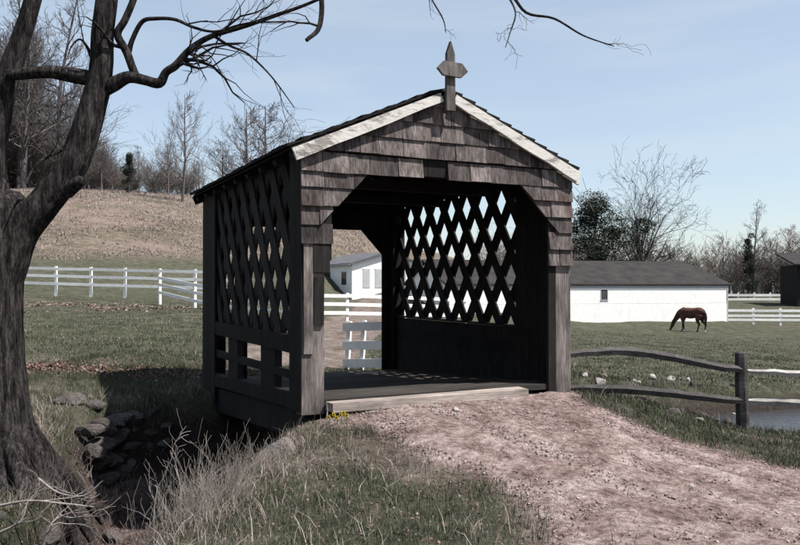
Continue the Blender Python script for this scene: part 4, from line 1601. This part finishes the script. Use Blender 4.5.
# rough dry grass on the hillside
r = np.random.default_rng(8)
x = r.uniform(-60, -2, 150000); y = r.uniform(50, 112, 150000)
k = (np.abs(x) < y * .56 + 2) & (base_h(x, y) + 2.0 * fbm(x * .1, y * .1, 3) > 3.6) & (r.random(len(x)) < sstep(-.3, .3, fbm(x * .35, y * .35, 4)))
x, y = x[k], y[k]; n = len(x)
o = blades('hillside_grass', x, y, height(x, y), r.uniform(.05, .2, n), r.uniform(.02, .05, n), np.clip(r.beta(2, 2.2, n) * .75 + .02 + .5 * fbm(x * .12, y * .12, 3), 0, 1), 'dry_blade', r, .6)
tag(o, 'rough dry tan grass covering the hillside behind the white fence', 'grass', kind='stuff')
# dry grass and weeds on the near stream bank and the foreground
x, y, r = visible_pts(230000, -6, 8, 3.6, 13, 3)
gdm, gi, go, _ = gully(x, y)
bank = np.exp(-((gdm - go - .1) / .55) ** 2) * np.where(x < 0, 1, .5) + .3 * (y < 7.2) * (x < 1.6)
k = (r.random(len(x)) < bank * .5 * sstep(-.2, .3, fbm(x * 1.6 + 9, y * 1.6, 4) + .1)) & ~in_bridge(x, y) & (road(x, y) < .1)
x, y = x[k], y[k]; n = len(x)
o = blades('dry_grass', x, y, height(x, y), .03 + .16 * r.random(n) ** 2, r.uniform(.0012, .0026, n), r.random(n), 'dry_blade', r, 1.0)
tag(o, 'straw-coloured dead grass along the near stream bank', 'grass', kind='stuff')


def flakes(name, x, y, z, size, tone, mat, r, lift=.4):
    n = len(x)
    a = r.uniform(0, 6.28, n)
    u_ = np.stack([np.cos(a), np.sin(a), r.normal(0, lift, n)], -1) * size[:, None]
    w_ = np.stack([-np.sin(a), np.cos(a), r.normal(0, lift, n)], -1) * size[:, None] * .7
    c_ = np.stack([x, y, z + size * .35], -1)
    V = np.stack([c_ - u_, c_ - w_, c_ + u_, c_ + w_], 1).reshape(-1, 3)
    return np_mesh(name, V, np.arange(n * 4).reshape(n, 4), M[mat], attr={'tone': np.repeat(tone, 4)})


# fallen leaves: the russet band on the far bank, and a sprinkle elsewhere
r = np.random.default_rng(4)
x = r.uniform(-10, -2.6, 9000); y = 13.35 + .10 * (x + 5) + r.normal(0, .28, 9000)
x2, y2, _ = visible_pts(26000, -5, 6, 3.8, 10, 5)
k = (road(x2, y2) < 5) & ~in_bridge(x2, y2)
x3 = r.uniform(-20, -8, 5000); y3 = 33.0 + r.normal(0, 1.5, 5000)
k3 = fbm(x3 * .5, y3 * .5, 3) > .0
x3, y3 = x3[k3], y3[k3]
x4 = -3.2 + r.normal(0, .5, 2500); y4 = r.uniform(5.8, 9.0, 2500)
x = np.concatenate([x, x2[k], x4]); y = np.concatenate([y, y2[k], y4]); n = len(x)
o = flakes('leaf_litter', x, y, height(x, y) + np.where(road(x, y) > 0, .012, 0), np.where(y > 11.5, r.uniform(.012, .035, n), np.where(road(x, y) > .1, r.uniform(.003, .009, n), r.uniform(.004, .015, n))), r.beta(2, 2.5, n), 'leaf_litter', r)
tag(o, 'russet fallen leaves lying in a band on the far bank', 'leaves', kind='stuff')
o = flakes('dry_leaf_litter', x3, y3, height(x3, y3), r.uniform(.02, .07, len(x3)), r.uniform(.3, 1, len(x3)), 'leaf_litter', r, .25)
tag(o, 'pale dead leaves drifted below the white hillside fence', 'leaves', kind='stuff')
# gravel on the road
x, y, r = visible_pts(120000, -1, 8, 3.6, 9.7, 6)
k = (road(x, y) > -.05) & ~in_bridge(x, y) & (r.random(len(x)) < sstep(-.35, .3, fbm(x * 2.1, y * 2.1, 3)))
x, y = x[k], y[k]; n = len(x)
sz = .0025 + .013 * r.random(n) ** 5
z = height(x, y) + .012
octv = np.array([(1, 0, 0), (0, 1, 0), (-1, 0, 0), (0, -1, 0), (0, 0, .7), (0, 0, -.7)], float)
ocf = np.array([(0, 1, 4), (1, 2, 4), (2, 3, 4), (3, 0, 4), (1, 0, 5), (2, 1, 5), (3, 2, 5), (0, 3, 5)])
V = (octv[None] * (1 + r.normal(0, .22, (n, 6, 1)))) * sz[:, None, None] * r.uniform(.7, 1.3, (n, 1, 3)) + np.stack([x, y, z], -1)[:, None]
Fa = (np.arange(n)[:, None, None] * 6 + ocf[None]).reshape(-1, 3)
o = np_mesh('gravel', V.reshape(-1, 3), Fa, M['gravel'], attr={'tone': np.repeat(r.beta(1.6, 2.5, n), 6)})
tag(o, 'loose pinkish gravel scattered over the dirt road', 'gravel', kind='stuff')

# ------------------------------------------------------------------ loose rocks
def rock(px, py, d, w, h, label, group=None, pale=True, sink=.35):
    p = at(px, py, d)
    z = hz(p.x, p.y)
    o = put_stone('rock', random.choice(PALE if pale else STONES), (p.x, p.y, z + h * (1 - sink) * .4), (w / 2, w * .42, h / 2), random.uniform(0, 6.28))
    tag(o, label, 'rock', group)
    return o


plain('boulder_stone', (0.075, 0.062, 0.057), (0.21, 0.18, 0.165), 9, 0.9, 0.8, 0.03)
o = put_stone('boulder', stone_mesh('boulder', 44, M['boulder_stone'], 3), at(279, 470, 7.0), (.21, .27, .36), .4)
tag(o, 'pinkish grey boulder leaning on the bank below the bridge post', 'boulder')
rr = random.Random(9)
for px, py, d in ((588, 397, 10.3), (602, 402, 10.2), (637, 399, 10.6), (700, 425, 10.4), (712, 417, 10.9), (763, 411, 12.2), (726, 412, 11.3), (672, 418, 10.0), (782, 413, 12.6)):
    rock(px, py, d, rr.uniform(.10, .24), rr.uniform(.08, .15), 'stone lying on the grassy bank by the split rail fence', 'stones by the split rail fence', rr.random() < .4)
for i in range(44):
    px = rr.uniform(575, 735); d = rr.uniform(13.2, 16.0)
    p = at(px, 390, d)
    rock(px, 390, d, rr.uniform(.08, .26), rr.uniform(.07, .17), 'stone on the far stream bank behind the split rail fence', 'stones on the far stream bank', rr.random() < .25)
for px, py in ((432, 409), (470, 398), (505, 402), (455, 412), (395, 408), (380, 402), (690, 486), (760, 470)):
    d = (EYE - .25) * F / (py - HY)
    for _ in range(2):
        p = at(px, py, d); d = (EYE - hz(p.x, p.y)) * F / (py - HY)
    rock(px, py, d, rr.uniform(.05, .11), rr.uniform(.03, .06), 'small pale stone bedded in the dirt road', 'stones in the dirt road')
for i in range(110):
    # stones in the stream bed left of the bridge
    f = rr.random()
    seg = rr.choice([3, 4, 4, 5, 5, 6])
    a, c = GUL[seg], GUL[seg + 1]
    p = a + (c - a) * f
    x, y = p[0] + rr.gauss(0, .45), p[1] + rr.gauss(0, .45)
    w = rr.uniform(.12, .40)
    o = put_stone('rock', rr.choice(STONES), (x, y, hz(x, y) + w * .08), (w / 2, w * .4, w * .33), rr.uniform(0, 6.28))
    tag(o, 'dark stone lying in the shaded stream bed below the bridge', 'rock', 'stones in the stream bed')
for px, py, w, h in ((76, 412, .40, .2), (96, 415, .34, .16), (62, 420, .3, .18)):
    d = 10.6
    rock(px, py, d, w, h, 'grey stone on the bank between the tree and the shadow of the bridge', 'stones on the left bank', False)


# ------------------------------------------------------------------ dead weeds, sticks, flowers
def weed(x, y, h, n, seed, label, group):
    rnd = random.Random(seed)
    mb = MB()
    for _ in range(n):
        a = rnd.uniform(0, 6.28); q = rnd.uniform(0, .14)
        twigs(mb, (math.cos(a) * q, math.sin(a) * q, -.05), (rnd.gauss(0, .28), rnd.gauss(0, .28), 1), h * rnd.uniform(.5, 1.1), rnd.uniform(.002, .004), 2, rnd, .35, 4, .5, .13, .0009, 5)
    root = empty('dead_weed', (x, y, hz(x, y)))
    mb.build('stems', M['dead_stem'], root)['kind'] = 'stuff'
    return tag(root, label, 'weed', group)


rr = random.Random(31)
WL = 'bleached leafless weed clump on the near bank below the bridge'
for i, (px, d) in enumerate([(178, 5.9), (192, 6.1), (206, 6.2), (220, 6.3), (234, 6.5), (246, 6.6), (258, 6.6), (205, 5.7), (230, 5.9), (186, 5.5), (215, 6.5), (268, 6.7), (245, 6.1), (275, 6.4), (170, 5.6), (160, 5.4), (225, 6.7), (250, 6.9), (198, 6.4), (180, 6.2)]):
    weed((px - CX) / F * d, d, rr.uniform(.20, .34) * (1 if d < 6.25 else .62), rr.randrange(7, 12), 200 + i, WL, 'bleached weeds on the near bank')
for i, (px, d) in enumerate([(100, 6.2), (120, 6.0), (140, 5.6), (80, 6.3), (60, 6.1), (155, 5.5), (108, 6.9), (168, 5.3), (182, 5.4), (196, 5.5), (210, 5.6), (225, 5.7), (176, 5.7), (240, 5.9), (150, 5.2), (130, 5.3)]):
    weed((px - CX) / F * d, d, rr.uniform(.22, .4), rr.randrange(8, 14), 300 + i, 'bleached weed clump rising from the gully in front of the big tree', 'bleached weeds in the gully')


for i, (px, d) in enumerate([(52, 7.6), (66, 7.7), (78, 7.9), (60, 7.3), (84, 8.2), (72, 7.4), (92, 8.6), (48, 7.1), (70, 8.3), (58, 6.9), (40, 6.8), (80, 7.5)]):
    o = weed((px - CX) / F * d, d, rr.uniform(.25, .5), rr.randrange(12, 18), 400 + i, 'tangled brown brush on the bank at the roots of the big tree', 'brown brush by the big tree')
    for ch in o.children:
        ch.data.materials.clear(); ch.data.materials.append(M['scrub'])


def stick(pts, label, r=.014, seed=1):
    q_ = [(p[0], p[1], p[2], r * (1 - .6 * i / (len(pts) - 1))) for i, p in enumerate(pts)]
    mb, P, r_ = limb(q_, 'stick', 6, 5, .03, seed)
    rnd = random.Random(seed)
    for _ in range(4):
        i = rnd.randrange(3, len(P) - 1)
        d = (P[i + 1] - P[i - 1]).normalized()
        twigs(mb, P[i], d + Vector((rnd.gauss(0, .6), rnd.gauss(0, .4), abs(rnd.gauss(0, .5)))), rnd.uniform(.15, .35), r_[i] * .6, 1, rnd, .1, 4)
    o = mb.build('fallen_stick', M['stick'])
    tag(o, label, 'stick', 'dead sticks by the big tree')


SL = 'dead stick leaning on the bank at the foot of the big tree'
for i, pts in enumerate([[(0, 505, 6.3), (30, 500, 6.25), (60, 502, 6.2), (95, 506, 6.2)],
                         [(0, 532, 6.0), (15, 525, 6.0), (30, 516, 6.0)], 
                         [(45, 545, 6.0), (52, 525, 6.0), (60, 515, 6.1)], [(62, 515, 6.5), (75, 517, 6.4), (90, 514, 6.3)], [(40, 478, 6.6), (60, 492, 6.5), (85, 495, 6.4), (104, 480, 6.4)]]):
    stick([tuple(at(*p)) for p in pts], SL, .012, 60 + i)
weed_stalks = [[(157, 545, 5.7), (155, 520, 5.7), (158, 490, 5.7), (156, 484, 5.7)], [(180, 540, 6.0), (182, 505, 6.0), (178, 470, 6.0), (172, 452, 6.0)]]
for i, pts in enumerate(weed_stalks):
    q_ = [tuple(at(*p)) for p in pts]
    q_[0] = (q_[0][0], q_[0][1], hz(q_[0][0], q_[0][1]) - .05)
    stick(q_, 'thick dead stalk standing upright among the bleached weeds', .007, 80 + i)

for i, (px, py, d) in enumerate([(329, 429, 7.75), (334, 427, 7.85), (341, 428, 7.8), (347, 430, 7.75), (337, 433, 7.7), (344, 426, 7.9)]):
    p = at(px, py, d)
    z = hz(p.x, p.y)
    root = empty('daffodil', (p.x, p.y, z))
    hgt = max(p.z - z, .08)
    mb = MB(); mb.add(tube([(0, 0, -.02), (.01, 0, hgt * .6), (0, -.01, hgt)], [.004, .0035, .003], 4))
    mb.build('stem', M['flower_stem'], root)
    V, Fq = [(0, -.02, hgt)], []
    for j in range(12):
        a = j * math.pi / 6; rr_ = .026 if j % 2 == 0 else .015
        V.append((math.cos(a) * rr_, -.02 - .01 * (j % 2), hgt + math.sin(a) * rr_))
        Fq.append((0, j + 1, (j + 1) % 12 + 1))
    mesh_obj('petals', V, Fq, M['flower_yellow'], root)
    V, Fq = tube([(0, -.02, hgt), (0, -.05, hgt + .002)], [.007, .010], 8)
    mesh_obj('trumpet', V, Fq, M['flower_yellow'], root)
    tag(root, 'yellow flower in the grass by the bridge post', 'flower', 'yellow flowers by the post')
